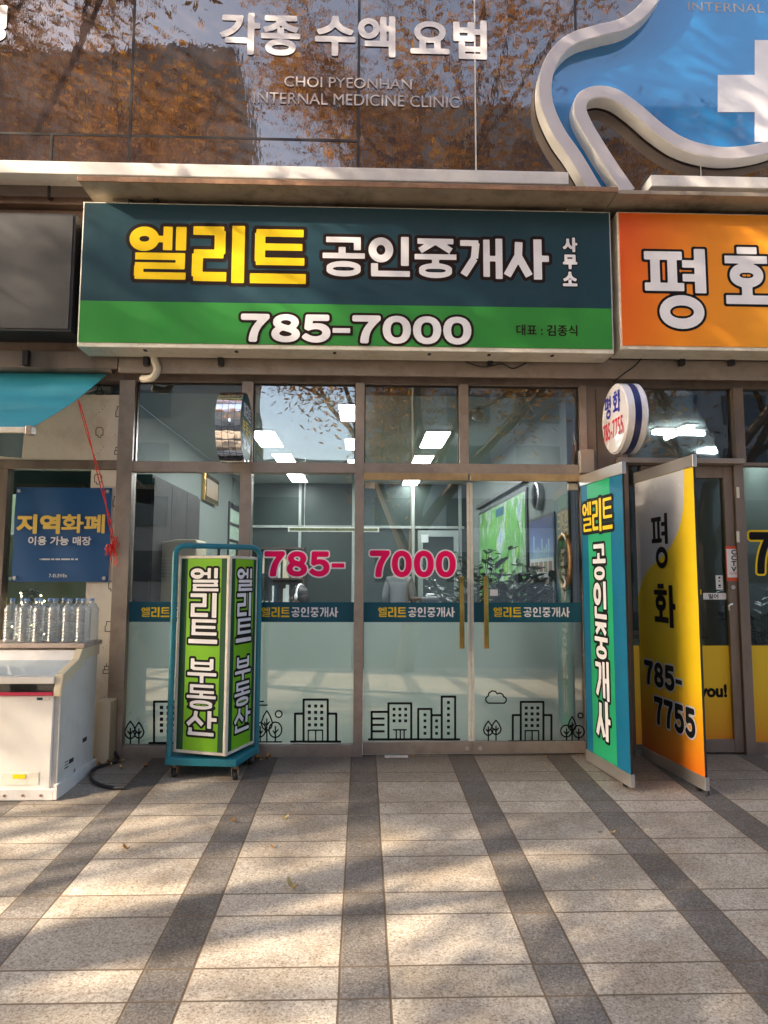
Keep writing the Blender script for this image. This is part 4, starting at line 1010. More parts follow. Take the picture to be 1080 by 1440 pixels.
for f_ in (fl, fr2, fb_, fl2):
    k.fbox(f_, .0005, .02, zl0, zl1, -.011, .006); k.fbox(f_, S-.02, S-.0005, zl0, zl1, -.011, .006); k.fbox(f_, .0205, S-.0205, zl0, zl0+.02, -.011, .0055); k.fbox(f_, .0205, S-.0205, zl1-.02, zl1, -.011, .0055)
obj('trim', k, M['cream_trim'], rot_s, bevel=.002)
for f_ in (fl, fr2, fb_, fl2):
    pn = obj('panel', MB().fbox(f_, .021, S-.021, zl0+.021, zl1-.021, -.01, .002), m_dg, rot_s)
    obj('lime_field', MB().fbox(f_, .075, S-.065, zl0+.0215, zl1-.0215, .0022, .0035), m_lg, pn)
    top, bot = zl1-.09, zl0+.13; h_ = (top-bot-.075)/6; gap = .1*h_; sy = h_*.9
    xx = .098; ww = S-.098-.085
    letters(pn, f_, [('K', '엘리트', xx, top-sy, ww, sy, -h_, 1.05), ('K', '부동산', xx, bot+2*h_, ww, sy, -h_, 1.05)], [(.016, M['ink']), (0, M['white_vinyl'])], .006, .0045)

TREES = [(-18.5, -7.2, 8, 4.6, 26000, 'tall autumn tree at the kerb, farthest left'), (-12, -7.4, 8, 4.6, 19000, 'tall autumn tree at the kerb, second from the left'), (-5.2, -7.3, 3.6, 6.2, 38000, 'tall autumn tree at the kerb left of the camera'),
         (.8, -7.8, 3.4, 6.2, 38000, 'tall autumn tree at the kerb straight behind the camera'), (6.6, -7.5, 3.6, 6.2, 30000, 'tall autumn tree at the kerb right of the camera')]
# ---------------------------------------------------------------- ice cream freezer with water bottles
fx = -1.967
M['fridge'] = mat('cream white enamel', (.74, .71, .66), .33, 0, .03, 2, grime=((.5, .42, .32), .25, 4))
M['fridge_side'] = mat('off white side sheet', (.62, .61, .58), .45, 0, .05, 2, grime=((.4, .34, .27), .4, 3))
M['cream_plastic'] = mat('yellowed plastic', (.66, .57, .4), .4, 0, .06, 5)
fz = thing('freezer', (-2.7, -.55, gz(-.55)), 'white chest freezer with sloped glass front standing before the store, left edge', 'freezer')
FS = Frame((fx, 0, 0), (0, 1, 0))               # side plane: right = +y
FX0 = -3.35
side = [(-.885, .05), (-.885, .655), (-.86, .765), (-.80, .78), (-.62, .83), (-.55, .895), (-.27, .91), (-.25, .05)]
FSb = Frame((FX0, 0, 0), (0, 1, 0))
def extr(poly, x0, x1):
    f = Frame((x1, 0, 0), (0, 1, 0)); return MB().prism(f, poly, x0-x1, 0)
obj('body', extr([(-.885, .05), (-.885, .64), (-.25, .64), (-.25, .05)], FX0, fx-.045), M['fridge'], fz, bevel=.006)
obj('side_panel', extr([(-.868, .051), (-.868, .64), (-.845, .73), (-.60, .80), (-.535, .865), (-.262, .88), (-.262, .051)], fx-.0445, fx-.006), M['fridge_side'], fz, bevel=.004)
trim = [(-.893, .635), (-.893, .668), (-.868, .775), (-.625, .845), (-.56, .912), (-.25, .915), (-.25, .84), (-.53, .838), (-.595, .775), (-.84, .705), (-.86, .64)]
obj('side_trim', extr(trim, fx-.0465, fx+.004), M['cream_plastic'], fz, bevel=.005)
obj('glass_front', extr([(-.845, .7605), (-.845, .7655), (-.62, .838), (-.62, .832)], FX0, fx-.047), mat('pale sliding glass lid', (.5, .56, .57), .12, 0, .06, 3, spec=.7), fz)
obj('roll_cover', extr([(-.615, .835), (-.555, .9), (-.555, .894), (-.61, .829)], FX0, fx-.047), M['white_trim'], fz)
obj('glass_band', MB().box(FX0, fx-.05, -.888, -.87, .665, .715), glass('freezer glass', (.35, .38, .38), 1.5, .06), fz)
obj('inner_wall', MB().box(FX0, fx-.05, -.85, -.83, .645, .752), M['black'], fz)
obj('front_rail', MB().box(FX0, fx-.047, -.892, -.845, .7165, .7595), M['fridge'], fz, bevel=.004)
obj('red_strip', MB().box(FX0, fx-.05, -.8955, -.8865, .6425, .6635), M['red'] if 0 else mat('crimson strip', (.5, .03, .07), .35, 0, .08, 6), fz)
obj('back_wall', MB().box(FX0, fx-.05, -.28, -.25, .641, .9), M['fridge'], fz)
obj('top_board', MB().box(FX0, fx+.012, -.565, -.225, .9155, .945), mat('worn board', (.48, .38, .32), .6, 0, .14, 6, grime=((.2, .14, .1), .6, 7)), fz, bevel=.003)
bs = gz(-.93)-.02
kp = MB().box(FX0, fx-.012, -.905, -.865, bs+.004, bs+.072); obj('kick_plate', kp, M['white_trim'], fz, bevel=.003)
obj('kick_plate', MB().box(fx-.0115, fx+.012, -.905, -.24, bs+.006, bs+.1), M['white_trim'], fz, bevel=.003)
sc_ = MB()
for i in range(9): x = fx-.09-.115*i; sc_.lathe([(.001, -.003), (.009, -.003), (.009, 0)], (x, -.9055, bs+.035), (0, 1, 0), 12)
obj('screw', sc_, M['rust'], fz)
hp = MB().box(fx-.36, fx-.115, -.888, -.8845, .075, .155); obj('service_panel', hp, M['cream_trim'], fz, bevel=.002)
FF = wall(-.8895)
a, b_ = FF.px(20, 1098); c, d = FF.px(38, 1092); obj('yellow_label', MB().fbox(FF, a, c, b_, d, 0, .0015), M['yellow'], fz)
a, b_ = wall(-.8855).px(54, 988); c, d = wall(-.8855).px(72, 984); obj('maker_badge', MB().fbox(wall(-.8855), a, c, b_, d, 0, .003), M['steel'], fz)
a, b_ = wall(-.8885).px(54, 988); c, d = wall(-.8885).px(62, 984.5); obj('maker_emblem', MB().fbox(wall(-.8885), a, c, b_, d, 0, .0015), M['navy'], fz)
FSo = Frame((fx-.0055, 0, 0), (0, 1, 0))
vt = MB()
for y, z in ((-.66, .17), (-.44, .26)): vt.fbox(FSo, y-.035, y+.035, z-.014, z+.014, 0, .0025)
obj('vent_slot', vt, M['black'], fz)
obj('warning_triangle', MB().prism(FSo, [(-.63, .06), (-.565, .06), (-.597, .105)], 0, .002), mat('grey print', (.2, .19, .18), .5, 0, .1, 8), fz)
letters(fz, FSo, [('B', -.765, .14, -.70, .148), ('B', -.765, .16, -.71, .166), ('B', -.765, .18, -.715, .186)], [(0, M['ink'])], .002, .001, 'rating_print')
obj('cable_duct', MB().box(fx-.03, fx+.075, -.2, -.05, gz(-.1), .5), M['cream_plastic'], s7, bevel=.006)
for o_ in fz.children: o_.location += Vector((0, -.023, .02))
# bottles
def pet():
    m, nt, b = nodes('clear bottle plastic'); nt.nodes.remove(b); o = nt.nodes['Material Output']
    t = N(nt, 'ShaderNodeBsdfTransparent'); t.inputs[0].default_value = (.87, .9, .91, 1); g = N(nt, 'ShaderNodeBsdfGlossy'); g.inputs['Roughness'].default_value = .16
    lw = N(nt, 'ShaderNodeLayerWeight'); lw.inputs[0].default_value = .45; r = ramp(nt, lw.outputs['Facing'], [(0, (.06,)*3), (1, (.42,)*3)])
    x = N(nt, 'ShaderNodeMixShader'); L(nt, r.outputs[0], x.inputs[0]); L(nt, t.outputs[0], x.inputs[1]); L(nt, g.outputs[0], x.inputs[2])
    df = N(nt, 'ShaderNodeBsdfDiffuse'); df.inputs[0].default_value = (.75, .77, .76, 1); y_ = N(nt, 'ShaderNodeMixShader'); y_.inputs[0].default_value = .2; L(nt, x.outputs[0], y_.inputs[1]); L(nt, df.outputs[0], y_.inputs[2]); L(nt, y_.outputs[0], o.inputs[0]); return m
M['pet'] = pet(); M['cap'] = mat('pale blue cap', (.2, .33, .6), .4, 0, .06, 8); M['label'] = mat('pale bottle label', (.55, .58, .57), .35, 0, .12, 30)
prof = [(.001, 0), (.046, .0), (.053, .008)]
for i in range(9): prof += [(.0535, .02+.022*i), (.050, .031+.022*i)]
prof += [(.0535, .218), (.051, .236), (.034, .268), (.016, .28), (.0145, .285), (.0145, .293)]
bt = thing('water_bottle', (0, 0, 0), 'x', 'bottle', 'water bottles standing on the freezer')
bo = obj('bottle_body', MB().lathe(prof, (0, 0, 0), (0, 0, 1), 24), M['pet'], bt, smooth=True)
obj('cap', MB().lathe([(.001, .2935), (.0165, .2935), (.0175, .297), (.0175, .311), (.001, .313)], (0, 0, 0), (0, 0, 1), 20), M['cap'], bt, smooth=True)
ORD = ['leftmost', 'second from the left', 'third from the left', 'third from the right', 'second from the right', 'rightmost']
zt_b = .9655
for row in range(2):
    for i in range(6):
        px_ = (17, 37, 57, 77, 97, 117)[i]; y = -.49+.12*row
        x = at(px_, 900, -.475)[0]+.012*row
        o = bt if (row, i) == (0, 0) else copy_tree(bt)
        o.location = (x, y+random.uniform(-.006, .006), zt_b); o.rotation_euler.z = random.uniform(0, 6)
        o['label'] = ('clear two litre water bottle, %s of the %s row on the freezer' % (ORD[i], 'front' if row == 0 else 'back'))
# black hose
def hz(px_, py_):
    d = CAM_ROT @ Vector(((px_-540)/FPX, -(py_-720)/FPX, -1)); t = (gz(CAM_Y)-CAM_Z)/(d.z-SLOPE*d.y); p = Vector((0, CAM_Y, CAM_Z))+d*t
    return (p.x+.035, p.y, gz(p.y)+.0155)
cable('hose', [(-1.9, -.06, gz(0)+.05)]+[hz(*q) for q in ((160, 1072), (146, 1077), (130, 1082), (121, 1090), (122, 1100), (134, 1107), (152, 1111), (169, 1111))], .0115, M['rubber'], 'black rubber hose curling over the pavement beside the freezer', 'hose')
# little christmas tree with fairy lights, left edge
ct = thing('christmas_tree', (-2.78, .36, 0), 'dark little christmas tree with warm fairy lights behind the store window, left edge', 'christmas tree')
mb = MB(); lt = MB()
for i in range(520):
    h = random.random(); rad = .3*(1-h)+.02; a = random.uniform(0, 6.28); z = .35+h*1.0; q = rad*random.uniform(.3, 1)
    c_ = Vector((-2.78+q*math.cos(a), .36+q*math.sin(a)*.8, z)); d = Vector((math.cos(a), math.sin(a), -.3)).normalized()*.08; s_ = d.cross(Vector((0, 0, 1))).normalized()*.012
    mb.add([c_-s_, c_+s_, c_+d+s_*.3, c_+d-s_*.3], [(0, 1, 2, 3)])
    if i % 12 == 0: lt.ell(c_+d*.8, (.007, .007, .007), 6, 4)
obj('foliage', mb, mat('dark fir needles', (.012, .022, .012), .6, 0, .3, 20), ct); obj('fairy_lights', lt, emit('warm fairy light', (1, .72, .35), 14), ct)
obj('trunk', MB().tube([(-2.78, .36, 0.02), (-2.78, .36, 1.2)], [.025, .008], 8), M['dark_wood'], ct, smooth=True)

# ---------------------------------------------------------------- fallen leaves
M['dry'] = mat('dry leaf', (.42, .2, .04), .6, 0, .35, 30)
M['dry2'] = mat('pale dry leaf', (.5, .36, .14), .6, 0, .3, 30)
def leaf_mb(l, w, curl, seed):
    rnd = random.Random(seed); n = 7; V = []; F_ = []
    for i in range(n+1):
        t = i/n; ww = w*math.sin(math.pi*min(1, t*.96+.04))**.8*(1-.25*t); x = (t-.5)*l; z = .004+curl*(t-.5)**2*l
        V += [(x, -ww, z+ww*.5+rnd.uniform(0, .003)), (x, 0, z), (x, ww, z+ww*.35+rnd.uniform(0, .003))]
    for i in range(n): F_ += [(3*i, 3*i+3, 3*i+4, 3*i+1), (3*i+1, 3*i+4, 3*i+5, 3*i+2)]
    m = MB().add(V, F_); m.tube([(-l*.5, 0, .004+curl*.25*l), (-l*.72, .004, .006)], .0012, 4); return m
spots = [(178, 1196, 'beside the third paving row near the left'), (152, 1074, ''), (205, 1078, ''), (400, 1152, ''), (329, 1157, ''), (383, 1193, ''), (412, 1251, ''), (363, 1064, ''), (378, 1067, ''), (370, 1062, ''), (862, 1173, ''), (580, 1062, ''), (166, 1072, ''), (140, 1076, ''), (146, 1078, ''), (835, 1238, ''), (815, 1062, ''), (600, 1101, '')]
lab = ['curled orange leaf on a pale paver left of the dark strip, alone', 'orange leaf lying against the black hose by the freezer', 'orange leaf on the dark strip in front of the left glass pane', 'small leaf on the pale pavers below the pink phone number, upper one', 'dark brown leaf on the dark strip right of the trolley', 'small orange leaf fragment between the strips, left of middle', 'pale curled leaf in the middle of the pavement, largest one', 'orange leaf beside the trolley at the glass sill, leftmost of three', 'orange leaf beside the trolley at the glass sill, rightmost of three', 'orange leaf beside the trolley at the glass sill, middle of three', 'pale leaf on the dark strip in front of the blue and green banner stand', 'small leaf at the foot of the left glass door', 'orange leaf by the hose end at the sill', 'orange leaf tucked between hose and freezer, left one', 'orange leaf tucked between hose and freezer, right one', 'tiny pale leaf fragment near the right dark strip', 'small leaf at the foot of the banner stand', 'tiny white scrap of leaf in front of the doors']
sz = [.06, .07, .085, .05, .055, .045, .085, .06, .075, .05, .045, .05, .06, .05, .055, .03, .04, .025]
for i, (px_, py_, _) in enumerate(spots):
    d = CAM_ROT @ Vector(((px_-540)/FPX, -(py_-720)/FPX, -1)); t = (gz(CAM_Y)-CAM_Z)/(d.z-SLOPE*d.y); p = Vector((0, CAM_Y, CAM_Z))+d*t
    o = obj('fallen_leaf', leaf_mb(sz[i], sz[i]*.22, random.uniform(.6, 2.2), i), M['dry2'] if i in (3, 6, 10, 15, 17) else M['dry'], smooth=True)
    o.location = (p.x, min(p.y, -.075), gz(min(p.y, -.075))+.002); o.rotation_euler = (0, 0, random.uniform(0, 6.28))
    tag(o, lab[i], 'leaf', 'fallen leaves on the pavement')
for i in range(16):
    px_, py_ = random.choice([(random.uniform(128, 172), random.uniform(1069, 1084)), (random.uniform(128, 168), random.uniform(1069, 1080)), (random.uniform(355, 390), random.uniform(1065, 1070)), (random.uniform(500, 800), random.uniform(1063, 1068))])
    x, y, z = hz(px_, py_); s_ = random.uniform(.02, .05)
    o = obj('leaf_scrap', leaf_mb(s_, s_*.28, random.uniform(.6, 2.5), 60+i), random.choice([M['dry'], M['dry2']]), smooth=True); o.location = (x-.02, min(y, -.055), gz(min(y, -.055))+.002); o.rotation_euler = (random.uniform(-.2, .2), 0, random.uniform(0, 6.28))
    tag(o, 'small dry leaf scrap among the litter along the foot of the shop fronts', 'leaf scrap', 'leaf scraps along the shop sills')
bk = at(552, 1061, -.09); tag(obj('paper_strip', MB().box(bk[0]-.06, bk[0]+.12, -.085, -.05, gz(-.07)+.002, gz(-.07)+.016), M['white_trim'], bevel=.003), 'thin white strip lying on the ground before the left glass door', 'strip')

# ---------------------------------------------------------------- inside the estate office
RX0, RX1, RY, RZ = -1.98, 1.70, 5.6, 2.95
M['floor_in'] = mat('grey floor tiles', (.3, .3, .28), .3, 0, .06, 3); M['ceil'] = mat('ceiling board', (.34, .37, .355), .8, 0, .03, 2)
M['wall_in'] = mat('pale green grey wall', (.14, .165, .15), .7, 0, .05, 2); M['glass_dark'] = mat('dark glazed partition', (.028, .042, .037), .4, 0, .2, 1, spec=.3)
struct('office_floor', MB().box(-4.5, 4.6, .08, RY+.1, -.06, -.006), M['floor_in'])
struct('office_ceiling', MB().box(RX0, RX1, .075, RY, RZ, RZ+.1), M['ceil'])
struct('office_wall', MB().box(RX0-.1, RX0-.001, .075, RY, -.005, RZ), M['wall_in'])
struct('office_wall', MB().box(RX1+.001, RX1+.06, .075, RY, -.005, RZ), M['wall_in'])
struct('office_back_wall', MB().box(-4.5, 4.6, RY+.001, RY+.1, -.005, 3.1), M['glass_dark'])
pt = thing('glass_partition', (0, RY, 0), 'dark glazed partition with pale frames at the back of the office', 'partition')
F6 = wall(RY-.06); mb = MB()
def ip(px_, py_): return F6.px(px_, py_)
zm = ip(500, 741)[1]
for px_ in (352, 422, 497, 581, 647): x = ip(px_, 720)[0]; mb.box(x-.022, x+.022, RY-.08, RY-.031, 0, RZ-.001)
xs2 = sorted(ip(p, 720)[0] for p in (352, 422, 497, 581, 647))
xs2 = [RX0+.03]+xs2+[RX1-.03]
for a, b_ in zip(xs2, xs2[1:]):
    if b_-a > .07: mb.box(a+.0305, b_-.0305, RY-.078, RY-.031, zm-.02, zm+.02)
obj('frame', mb, mat('pale partition frame', (.3, .33, .31), .5, 0, .08, 3), pt)
obj('panel', MB().box(RX0+.001, RX1-.001, RY-.03, RY-.001, 0, RZ-.001), M['glass_dark'], pt)
a, z1 = ip(587, 746); c, _ = ip(645, 746)
dm_ = MB().box(a+.005, a+.085, RY-.1, RY-.0815, 0, z1).box(c-.085, c-.005, RY-.1, RY-.0815, 0, z1).box(a+.0855, c-.0855, RY-.1, RY-.0815, z1-.1, z1)
dq = obj('door_frame', dm_, mat('pale door frame', (.27, .31, .29), .5, 0, .08, 3), pt); s0, s1 = ip(592, 763), ip(602, 752); obj('notice', MB().box(s0[0], s1[0], RY-.104, RY-.1005, s0[1], s1[1]), M['label'], dq)
# ceiling lights
tube = emit('white light panel', (.92, .97, 1), 13)
rows = [[(376, 618, 33), (401, 647, 26), (418, 672, 22)], [(611, 619, 33), (593, 649, 26), (577, 680, 22)], [(491, 581, 26), (495, 625, 18), (497, 652, 14)]]
FC = Frame((0, 0, RZ-.02), (1, 0, 0), (0, 1, 0))
for ri, rw in enumerate(rows):
    for li, (px_, py_, w_) in enumerate(rw):
        x, y = FC.px(px_, py_); dd_ = y-CAM_Y; hw = w_*dd_/FPX/2*.95; hl = .42 if ri < 2 else .3
        if y > RY-.5: y = RY-.5
        r = thing('ceiling_light', (x, y, RZ-.001), 'bright rectangular ceiling light in the office, %s of the %s row' % (['nearest', 'middle', 'farthest'][li], ['left', 'right', 'middle'][ri]), 'ceiling light', 'office ceiling lights')
        obj('frame', MB().box(x-hw-.012, x+hw+.012, y-hl-.012, y+hl+.012, RZ-.02, RZ-.0005), M['white_trim'], r)
        obj('diffuser', MB().box(x-hw, x+hw, y-hl, y+hl, RZ-.026, RZ-.0205), tube, r)
# ceiling camera
a, z = at(672, 585, .55)
r = thing('ceiling_camera', (a, .55, RZ-.2), 'small dome camera hanging from the office ceiling', 'camera')
obj('mount', MB().box(a-.05, a+.05, .5, .6, z+.05, z+.06).tube([(a, .55, z+.0605), (a, .55, max(RZ-.001, z+.065))], .012, 8), M['white_trim'], r); obj('dome', MB().ell((a, .55, z), (.055, .055, .049), 16, 10), M['cream_plastic'], r, smooth=True)
# LED board
F7 = wall(3.0); a, z1 = F7.px(405, 741); c, z0 = F7.px(533, 748)
r = thing('scrolling_sign', ((a+c)/2, 3, z0), 'long thin scrolling sign hanging behind the middle mullion', 'sign')
obj('frame', MB().box(a, c, 3, 3.05, z0, z1), M['white_trim'], r); obj('display', MB().box(a+.02, c-.02, 2.996, 2.9995, z0+.012, z1-.012), mat('olive display', (.1, .12, .04), .3, 0, .6, 40), r)
obj('wire', MB().tube([(a+.2, 3.02, z1), (a+.2, 3.02, RZ)], .004, 5).tube([(c-.2, 3.02, z1), (c-.2, 3.02, RZ)], .004, 5), M['steel'], r)
# right wall: map, clock, poster, mirror
FR = Frame((RX1, 0, 0), (0, -1, 0))
a, b1 = FR.px(676, 720); c, _ = FR.px(741, 686); zm0 = 1.05; b1 = 2.33
r = thing('wall_map', (RX1, -(a+c)/2, zm0), 'large framed green city map on the right office wall', 'map')
obj('frame', MB().fbox(FR, a-.05, c+.05, zm0, b1+.04, .001, .02), M['black'], r)
def mapm():
    m, nt, b = nodes('printed city map'); n = noise(nt, 3.4, 5, .7, stretch=(1, 1.3, .7)); f = noise(nt, 34, 4, .8)
    v = N(nt, 'ShaderNodeTexVoronoi', feature='DISTANCE_TO_EDGE'); v.inputs['Scale'].default_value = 16; L(nt, N(nt, 'ShaderNodeNewGeometry').outputs['Position'], v.inputs['Vector'])
    r = ramp(nt, n.outputs[0], [(.36, (.2, .42, .62)), (.42, (.62, .68, .62)), (.5, (.12, .42, .06)), (.62, (.16, .48, .08)), (.67, (.72, .68, .08)), (.75, (.6, .66, .6))])
    fr_ = ramp(nt, f.outputs[0], [(.42, (.55, .55, .55)), (.58, (1, 1, 1))]); er = ramp(nt, v.outputs[0], [(.0, (.62, .66, .6)), (.05, (1, 1, 1))])
    L(nt, mixc(nt, 1, mixc(nt, 1, r.outputs[0], fr_.outputs[0], 'MULTIPLY'), er.outputs[0], 'MULTIPLY'), b.inputs['Base Color']); b.inputs['Roughness'].default_value = .3; return m
obj('sheet', MB().fbox(FR, a, c, zm0+.05, b1, .0205, .024), mapm(), r)
q0, q1 = FR.px(700, 716)[0], FR.px(711, 711)[0]; obj('title', MB().fbox(FR, q0, q1, b1-.14, b1-.04, .0245, .026), M['band'], r)
obj('rail', MB().fbox(FR, a-.12, c+.1, b1+.1, b1+.15, .001, .05), M['black'], r)
a, b_ = FR.px(760, 698)
r = thing('wall_clock', (RX1, -a, b_-.12), 'round silver clock on the right office wall above the poster', 'clock')
c_ = FR.w(a, b_, .001)
obj('rim', MB().lathe([(.001, 0), (.13, 0), (.135, .05), (.118, .06), (.112, .04)], c_, FR.n, 36), M['steel'], r, smooth=True); obj('dial', MB().lathe([(.112, .041), (.001, .041)], c_, FR.n, 36), M['white_vinyl'], r)
hh_ = MB(); f_ = Frame(c_+FR.n*.043, FR.u); hh_.fbox(f_, -.004, .004, -.01, .07, 0, .002).fbox(f_, -.01, .05, -.003, .003, .0025, .004); obj('hand', hh_, M['ink'], r)
a, b1 = FR.px(747, 735); c, _ = FR.px(780, 726); b0 = FR.px(764, 856)[1]
r = thing('wall_poster', (RX1, -(a+c)/2, b0), 'framed poster of night towers over rows of small photos', 'poster')
obj('frame', MB().fbox(FR, a-.03, c+.03, b0-.03, b1+.03, .001, .016), M['black'], r)
obj('sheet', MB().fbox(FR, a, c, b0, b1, .0165, .018), M['label'], r); zz = b0+(b1-b0)*.56
sk = obj('night_view', MB().fbox(FR, a, c, zz, b1, .0185, .02), gradient('evening print', (0, 0, 1), zz, b1, [(0, (.2, .32, .42)), (.35, (.1, .16, .36)), (1, (.03, .03, .12))]), r)
tw = MB(); w_ = c-a
for i in range(8): x = a+w_*(.18+.09*i); tw.fbox(FR, x, x+w_*.06, zz+.001, zz+(b1-zz)*random.uniform(.15, .7), .0205, .0215)
obj('towers', tw, mat('pale tower print', (.3, .42, .5), .4, 0, .3, 25), r)
ph = MB(); ph2 = MB()
for j in range(3):
    for i in range(5):
        x = a+w_*(.05+.19*i); z = b0+(zz-b0)*(.06+.31*j); (ph if (i+j) % 2 else ph2).fbox(FR, x, x+w_*.14, z+.02, z+(zz-b0)*.25, .0185, .0195)
obj('photo', ph, mat('muted photo print', (.25, .24, .14), .4, 0, .5, 40), r); obj('photo', ph2, mat('reddish photo print', (.3, .16, .12), .4, 0, .5, 40), r)
a, b_ = FR.px(797, 790); 
r = thing('oval_mirror', (RX1, -a, b_-.25), 'oval mirror in a dark gold frame beside the poster', 'mirror')
ring = [FR.w(a+.17*math.cos(t*2*math.pi/48), b_+.225*math.sin(t*2*math.pi/48), .02) for t in range(48)]
obj('frame', MB().tube(ring, .022, 10, closed=True), mat('dark gilt', (.22, .13, .06), .35, .6, .25, 25), r, smooth=True)
obj('mirror_glass', MB().prism(FR, [(a+.165*math.cos(t*2*math.pi/40), b_+.22*math.sin(t*2*math.pi/40)) for t in range(40)], .004, .012), M['chrome'], r)
# left wall: picture, posters, added dark cabinet
FLW = Frame((RX0, 0, 0), (0, 1, 0))
a, b1 = FLW.px(284, 664); c, b0 = FLW.px(302, 712)
r = thing('picture_frame', (RX0, (a+c)/2, b0), 'small gold framed picture high on the left office wall', 'picture')
obj('frame', MB().fbox(FLW, a, c, b0, b1, .001, .05), M['brass'], r, bevel=.01); obj('picture', MB().fbox(FLW, a+.06, c-.06, b0+.06, b1-.06, .0505, .053), mat('brown picture print', (.25, .16, .09), .4, 0, .5, 8), r)
a, b1 = FLW.px(322, 668); c, b0 = FLW.px(334, 850)
r = thing('wall_poster', (RX0, (a+c)/2, b0), 'narrow dark notice board of green sheets on the left office wall', 'notice board')
obj('board', MB().fbox(FLW, a, c, .9, 2.55, .001, .02), M['black'], r); mb = MB()
for j in range(6): mb.fbox(FLW, a+.06, c-.06, 1.0+.25*j, 1.2+.25*j, .0205, .022)
obj('sheets', mb, mat('pale green sheet', (.35, .45, .36), .5, 0, .4, 30), r)
F8 = wall(.7); a, z1 = F8.px(200, 758); c, _ = F8.px(277, 758)
r = thing('air_conditioner', ((a+c)/2, .9, 0), 'beige standing air conditioner behind the left glass pane', 'air conditioner')
FA = Frame((0, .7, 0), (1, 0, 0)); mb = MB().prism(FA, [(a, -.004), (c, -.004), (c, z1+.0), (a+.3, z1+.0), (a, z1-.06)], -.4, 0)
obj('body', mb, M['cream_plastic'], r, bevel=.02); lv = MB()
for j in range(7): lv.box(a+.05, c-.05, .69, .6995, z1-.18-.03*j, z1-.165-.03*j)
obj('louvre', lv, M['cream_trim'], r)
cb = thing('added_cabinet', (RX0+.1, 1.25, 0), 'dark tall cabinet added along the left office wall behind the air conditioner', 'added_cabinet')  # cabinet added to darken the evenly lit wall behind the left pane
M['added_cabinet'] = mat('black brown laminate', (.022, .018, .016), .6, 0, .15, 5, spec=.2)
obj('carcass', MB().box(RX0+.002, RX0+.16, .4, 2.1, -.005, 2.32), M['added_cabinet'], cb, bevel=.004)
for k in range(3):
    y = .41+.565*k; dq = obj('door', MB().box(RX0+.1605, RX0+.178, y, y+.555, .06, 2.29), M['added_cabinet'], cb, bevel=.003); obj('handle', MB().box(RX0+.1785, RX0+.2, y+.49, y+.51, 1.05, 1.3), M['steel'], dq)
# desks
def desk(name, x0, x1, y0, y1, h, label, m):
    r = thing(name, ((x0+x1)/2, (y0+y1)/2, 0), label, 'desk')
    obj('desktop', MB().box(x0, x1, y0, y1, h-.035, h), m, r, bevel=.004)
    obj('front_panel', MB().box(x0+.03, x1-.03, y0+.03, y0+.05, .05, h-.0355), M['wall_white'], r)
    for x in (x0+.03, x1-.07):
        obj('leg', MB().box(x, x+.04, y0+.051, y1-.03, -.005, h-.0355), m, r)
    return r
desk('desk', -1.55, -.1, 2.0, 2.7, 1.08, 'dark office counter behind the left pane under the pink digits', M['dark_wood'])
desk('desk', .7, 1.35, 3.9, 4.5, 1.16, 'white fronted counter with dark top near the back door', M['dark_wood'])
def monitor(x, y, z, label):
    r = thing('computer_monitor', (x, y, z), label, 'monitor')
    obj('screen', MB().box(x-.26, x+.26, y, y+.03, z+.09, z+.4), M['black'], r, bevel=.004); obj('stand', MB().box(x-.03, x+.03, y+.0305, y+.05, z+.0125, z+.25).box(x-.1, x+.1, y-.04, y+.12, z+.001, z+.012), M['black'], r)
bk_ = thing('bookcase', (-1.3, 5.3, 0), 'dark bookcase full of binders at the back left of the office', 'bookcase')
mb = MB().box(-1.95, -1.93, 5.15, 5.5, 0, 1.9).box(-.92, -.9, 5.15, 5.5, 0, 1.9).box(-1.9295, -.9205, 5.48, 5.5, 0, 1.9)
for z in (.02, .5, .95, 1.4, 1.87): mb.box(-1.9295, -.9205, 5.151, 5.4795, z, z+.025)
obj('case', mb, M['dark_wood'], bk_)
for z in (.526, .976, 1.426):
    x = -1.92
    while x < -.99:
        w_ = random.uniform(.03, .06)
        if random.random() < .85: obj('binder', MB().box(x, x+w_-.002, 5.2, 5.45, z, z+random.uniform(.27, .36)), random.choice([M['navy'], M['label'], M['cream_plastic'], M['black'], M['wall_white']]), bk_)
        x += w_
for i, (x, y, z, lb) in enumerate(((-1.0, 2.15, 1.081, 'pile of white papers on the dark counter beside the monitor'), (1.0, 4.1, 1.161, 'pile of papers on the white fronted counter'))):
    mb = MB()
    for j in range(9): q = random.uniform(-.012, .012); mb.box(x-.1+q, x+.11+q, y-.14-q, y+.15-q, z+.006*j, z+.006*j+.0055)
    tag(obj('paper_pile', mb, M['white_vinyl']), lb, 'papers')
oc = thing('office_chair', (.95, 3.4, 0), 'black high backed office chair in front of the white fronted counter', 'chair')
obj('seat', MB().box(.7, 1.2, 3.15, 3.6, .42, .5), M['black'], oc, bevel=.03); obj('backrest', MB().box(.72, 1.18, 3.08, 3.14, .56, 1.19), M['black'], oc, bevel=.025)
obj('base', MB().tube([(.95, 3.38, .05), (.95, 3.38, .419)], .03, 10).box(.65, 1.25, 3.35, 3.41, 0, .05).box(.92, .98, 3.1, 3.349, 0, .049).box(.92, .98, 3.411, 3.68, 0, .049).box(.92, .98, 3.07, 3.079, .45, .8), M['black'], oc)
monitor(-1.28, 2.3, 1.08, 'black computer monitor on the dark counter behind the left pane')
